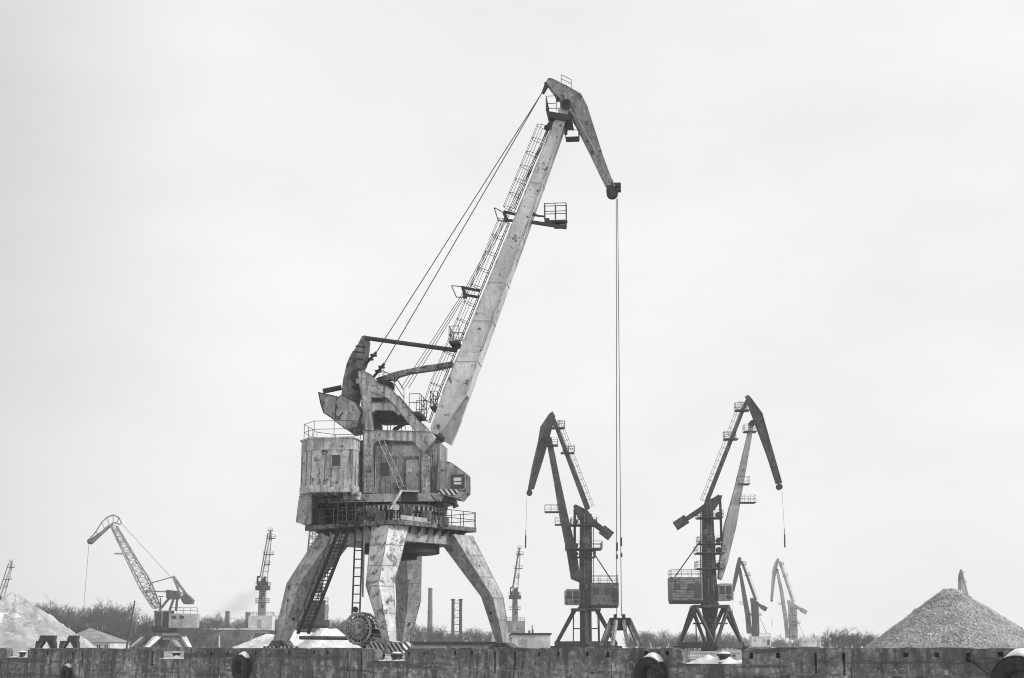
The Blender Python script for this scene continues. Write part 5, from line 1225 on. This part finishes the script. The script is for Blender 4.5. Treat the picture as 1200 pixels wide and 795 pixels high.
# framed twin stack
X = (535 - CX) / FE * 560; hh_ = CZ + (HY - 703) / FE * 560; tw2 = thing('twin_stack', 'twin dark stacks joined by cross braces on the far bank', 'chimney', (X, 560, 0))
for sg in (-1, 1):
    mb = MB(); mb.lathe([(.6, 0), (.6, hh_ - .6), (.85, hh_ - .5), (.85, hh_), (.5, hh_)], (sg * 1.45, 0, 0), n=14); mb.build('stack', M['dark'], tw2)
mb = MB()
for k in range(7):
    z = hh_ * (k + .6) / 7.2; mb.beam((-1.45, 0, z), (1.45, 0, z), .12, .25); mb.beam((-1.45, 0, z), (1.45, 0, min(hh_, z + 2.2)), .1, .12)
for sg in (-1, 1): mb.beam((sg * 1.5, 0, 5.2), (sg * 2.8, 0, 0), .2, .25)
mb.build('bracing', M['deck'], tw2)
# poles
def pole(px0, py0, px1, Y, r, label, mat, name='pole', cross=False):
    a = at(px1, HY, Y); a.z = 0; b = at(px0, py0, Y); mb = MB(); mb.tube((0, 0, 0), b - a, r, 8, r * .7)
    if cross: mb.beam((b - a) + Vector((-.9, 0, -.5)), (b - a) + Vector((.9, 0, -.5)), .12, .14)
    o = mb.build(name, mat); o.location = a; tag(o, label, 'pole')
pole(158, 704, 148, 250, .16, 'dark leaning pole among the bare trees beside the shed', M['bark'])
pole(257, 745, 257, 200, .16, 'short white post in front of the dark bank wall', M['white'])
pole(249, 727, 249, 480, .25, 'short dark stub pole behind the snowy bank wall', M['dark'])
# low walls / pipelines behind the crane
def low_run(px0, px1, Y, py, label, top_m, body_m, name, cat, tk=.3, supports=0):
    xa, xb = (px0 - CX) / FE * Y, (px1 - CX) / FE * Y; z = CZ + (HY - py) / FE * Y; root = thing(name, label, cat, ((xa + xb) / 2, Y, 0)); L_ = xb - xa
    mb = MB(); mb.box((0, 0, (z - tk) / 2), (L_, .4, z - tk)); mb.build('wall_face', body_m, root)
    mb = MB(); mb.box((0, 0, z - tk / 2 + .003), (L_ + .1, .7, tk)); mb.build('coping', top_m, root)
low_run(468, 579, 150, 752.3, 'low grey wall with a dark coping behind the big crane legs', M['dark'], M['pale'], 'low_wall', 'wall', .33)
low_run(226, 296, 430, 737, 'long dark bank wall with snowy top behind the white post', M['snow'], M['concrete2'], 'bank_wall', 'wall', .4)
mk = thing('marker_post', 'white marker post with a dark band at a foot of the biggest crane', 'post', ((579.5 - CX) / FE * 92, 92, 0))
mb = MB(); mb.box((0, 0, .55), (.46, .4, 1.1)); mb.loft([[(-.2, -.18, 1.1), (.2, -.18, 1.1), (.2, .18, 1.1), (-.2, .18, 1.1)], [(-.13, -.12, 1.48), (.13, -.12, 1.48), (.13, .12, 1.48), (-.13, .12, 1.48)]]); mb.build('post', M['white'], mk)
mb = MB(); mb.box((0, 0, .98), (.5, .44, .14)); mb.build('band', M['dark'], mk)

# ------------------------------------------------------------------ bare winter trees
def tree_geo(rnd, h, spread, dens=1.0):
    tr, cr = MB(), MB()
    def tri(mb, a, b, r0, r1):
        d = (b - a); q = d.to_track_quat('Z', 'Y')
        mb.loft([[p + q @ Vector((r * math.cos(t_), r * math.sin(t_), 0)) for t_ in (0, 2.094, 4.189)] for p, r in ((a, r0), (b, r1))], cap=False)
    def grow(a, d, L, r, lev):
        n = 3 if lev < 2 else 2; p = a
        for i in range(n):
            d = (d + Vector((rnd.uniform(-1, 1), rnd.uniform(-1, 1), rnd.uniform(-.4, .7))) * .17).normalized(); b = p + d * (L / n)
            tri(tr if lev == 0 else cr, p, b, r * (1 - .22 * i), r * (1 - .22 * (i + 1)))
            if lev < 4 and (i > 0 or lev > 0):
                for _ in range(max(1, round(rnd.choice((1, 2, 2, 3)) * dens))):
                    ax = Vector((rnd.uniform(-1, 1), rnd.uniform(-1, 1), rnd.uniform(-.15, .5))).normalized()
                    nd_ = (d * .75 + ax * spread).normalized(); grow(b if rnd.random() < .5 else p.lerp(b, rnd.random()), nd_, L * rnd.uniform(.45, .68), r * .5, lev + 1)
            p = b
    grow(Vector((0, 0, -.2)), Vector((rnd.uniform(-.06, .06), rnd.uniform(-.06, .06), 1)).normalized(), h * .55, h * .022, 0)
    return tr, cr
protos = []
for k in range(6):
    rnd = random.Random(100 + k); protos.append(tree_geo(rnd, 10, (.75, .9, .6, 1.0, .5, .85)[k], (.95, 1.0, .9, 1.0, .85, 1.0)[k]))
def tree(k, px, Y, py_top, label, group=None, fat=1.0):
    X = (px - CX) / FE * Y; base = max(0, hill_h(X, Y)) if X < -60 and Y > 312 else 0
    h = CZ + (HY - py_top) / FE * Y - base; zmax = max(q.z for q in protos[k][1].v); s = h / zmax
    root = thing('bare_tree', label, 'tree', (X, Y, base), random.uniform(0, 6.28), group)
    for nm, geo, mt in (('trunk', protos[k][0], M['bark']), ('crown', protos[k][1], M['twig'])):
        key = (k, nm)
        if key not in cache: o = geo.build(nm, mt, root); cache[key] = o.data
        else: o = bpy.data.objects.new(nm, cache[key]); C.objects.link(o); o.parent = root
        if nm == 'crown': o['kind'] = 'stuff'
    root.scale = (s * fat, s * fat, s); return root
cache = {}
for k, px, Y, py, lb_, ft in ((0, 143, 330, 716, 'wide bare tree beside the leaning pole', 1.1), (3, 121, 420, 708, 'tall bare tree on the hill above the end of the shed roof', 1.2), (1, 104, 450, 711, 'bare tree on the hill above the shed roof', 1.2), (2, 72, 470, 705, 'slender tallest bare tree on the hill above the parked grabs', .8),
                            (4, 172, 300, 722, 'thin bare tree just beside the lattice crane legs', 1.0), (5, 236, 420, 722, 'bare tree behind the lattice crane house', 1.0), (1, 280, 430, 722, 'bare tree beside the short chimneys', 1.0), (3, 984, 330, 734, 'broad bare bushy tree between the pale distant crane and the gravel', 1.5), (5, 1000, 340, 737, 'bare bushy tree nearest the gravel pile foot', 1.4), (0, 966, 350, 741, 'small bare bush beside the pale distant crane', 1.4),
                            (5, 488, 330, 727, 'bushy bare tree behind the back leg of the big crane', 1.5), (1, 556, 330, 733, 'round bare tree between the twin stack and a crane leg', 1.5), (3, 518, 335, 735, 'bare tree between the chimney and the twin stack', 1.5)):
    tree(k, px, Y, py, lb_, fat=ft)
def wood(name, label, spans, n, seed):
    """a far wood that reads as one mass: one mesh"""
    rnd = random.Random(seed); mb = MB(); tot = sum(s[1] - s[0] for s in spans)
    for i in range(n):
        x_ = rnd.uniform(0, tot)
        for px0, px1, t0, t1, Y0, Y1 in spans:
            if x_ <= px1 - px0: break
            x_ -= px1 - px0
        px = px0 + x_; Y = rnd.uniform(Y0, Y1); f = (px - px0) / (px1 - px0); X = (px - CX) / FE * Y
        base = max(0, hill_h(X, Y)) if X < -60 and Y > 312 else 0
        top = CZ + (HY - (t0 + (t1 - t0) * f)) / FE * Y; h = max(1.6, (top - base) * rnd.uniform(.38, 1.0) * (1.25 if rnd.random() < .12 else 1)); tr, cr = protos[rnd.randrange(6)]
        zm = max(q.z for q in cr.v); s = h / zm; a = rnd.uniform(0, 6.28); fat = rnd.uniform(1.0, 1.6); ca_, sa_ = math.cos(a) * s * fat, math.sin(a) * s * fat
        for geo in (tr, cr):
            mb.add([(X + ca_ * q.x - sa_ * q.y, Y + sa_ * q.x + ca_ * q.y, base + q.z * s) for q in geo.v], geo.f)
    o = mb.build(name, M['twig']); tag(o, label, 'woodland', kind='stuff'); return o
wood('woods', 'dense bare woodland covering the hill behind the shed and sand pile', [(-25, 60, 705, 704, 345, 420), (60, 150, 706, 709, 335, 420), (150, 235, 715, 722, 330, 420)], 330, 1)
wood('woods', 'bare woodland on the flat bank behind the big crane', [(225, 345, 722, 720, 440, 540), (345, 430, 716, 724, 420, 540), (430, 500, 727, 729, 400, 520), (500, 605, 733, 735, 380, 500)], 400, 2)
wood('woods', 'thin bare thicket on the horizon behind the dark tower cranes', [(735, 868, 738, 739, 380, 520), (868, 965, 745, 745, 600, 700), (965, 1035, 739, 741, 330, 420)], 330, 3)
wood('woods', 'low bare brushwood along the foot of the far bank', [(60, 300, 741, 744, 330, 400), (300, 620, 748, 749, 360, 420), (735, 868, 748, 748, 330, 400), (868, 965, 751, 751, 585, 640), (965, 1035, 748, 748, 330, 400)], 760, 4)

# ------------------------------------------------------------------ smoke from the short chimney
t = NT('chimney_smoke'); t.t.nodes.remove(t.b)
sp_ = t.n('ShaderNodeSeparateXYZ'); t.L(t.co, sp_.inputs[0])
ln = t.n('ShaderNodeVectorMath', operation='LENGTH'); mpn = t.n('ShaderNodeMapping'); mpn.inputs['Scale'].default_value = (1 / 16., 1 / 7., 1 / 5.5); t.L(t.co, mpn.inputs[0]); t.L(mpn.outputs[0], ln.inputs[0])
fall = t.ramp(ln.outputs['Value'], .25, 1.0, 1.0, 0.0); nn_ = t.ramp(t.noise(.16, 5, .6), .40, .66, .12, 1.0)
mm = t.n('ShaderNodeMath', operation='MULTIPLY'); t.L(fall, mm.inputs[0]); t.L(nn_, mm.inputs[1]); m2_ = t.n('ShaderNodeMath', operation='MULTIPLY'); t.L(mm.outputs[0], m2_.inputs[0]); m2_.inputs[1].default_value = .09
pv = t.n('ShaderNodeVolumePrincipled'); pv.inputs['Color'].default_value = g(.6); t.L(m2_.outputs[0], pv.inputs['Density']); t.L(pv.outputs[0], t.t.nodes['Material Output'].inputs['Volume'])
mb = MB(); mb.lathe([(.05, -1), (.5, -.86), (.86, -.5), (1, 0), (.86, .5), (.5, .86), (.05, 1)], (0, 0, 0), n=20); mb.v = [Vector((q.x * 16, q.y * 7, q.z * 5.5)) for q in mb.v]
sm = mb.build('smoke', t.m, smooth=True); sm.location = at(283, 706, 560); sm.rotation_euler = (0, R(-24), 0); tag(sm, 'grey smoke drifting from the short chimney', 'smoke', kind='stuff')

# ------------------------------------------------------------------ haze
t = NT('winter_haze'); t.t.nodes.remove(t.b)
pv = t.n('ShaderNodeVolumePrincipled'); pv.inputs['Color'].default_value = g(.97); pv.inputs['Density'].default_value = .00029
t.L(pv.outputs[0], t.t.nodes['Material Output'].inputs['Volume'])
mb = MB(); mb.box((0, 300, 20.5), (3000, 2400, 48.4)); hz_ = mb.build('haze', t.m); tag(hz_, 'thin pale winter haze over the whole port', 'haze', kind='stuff')
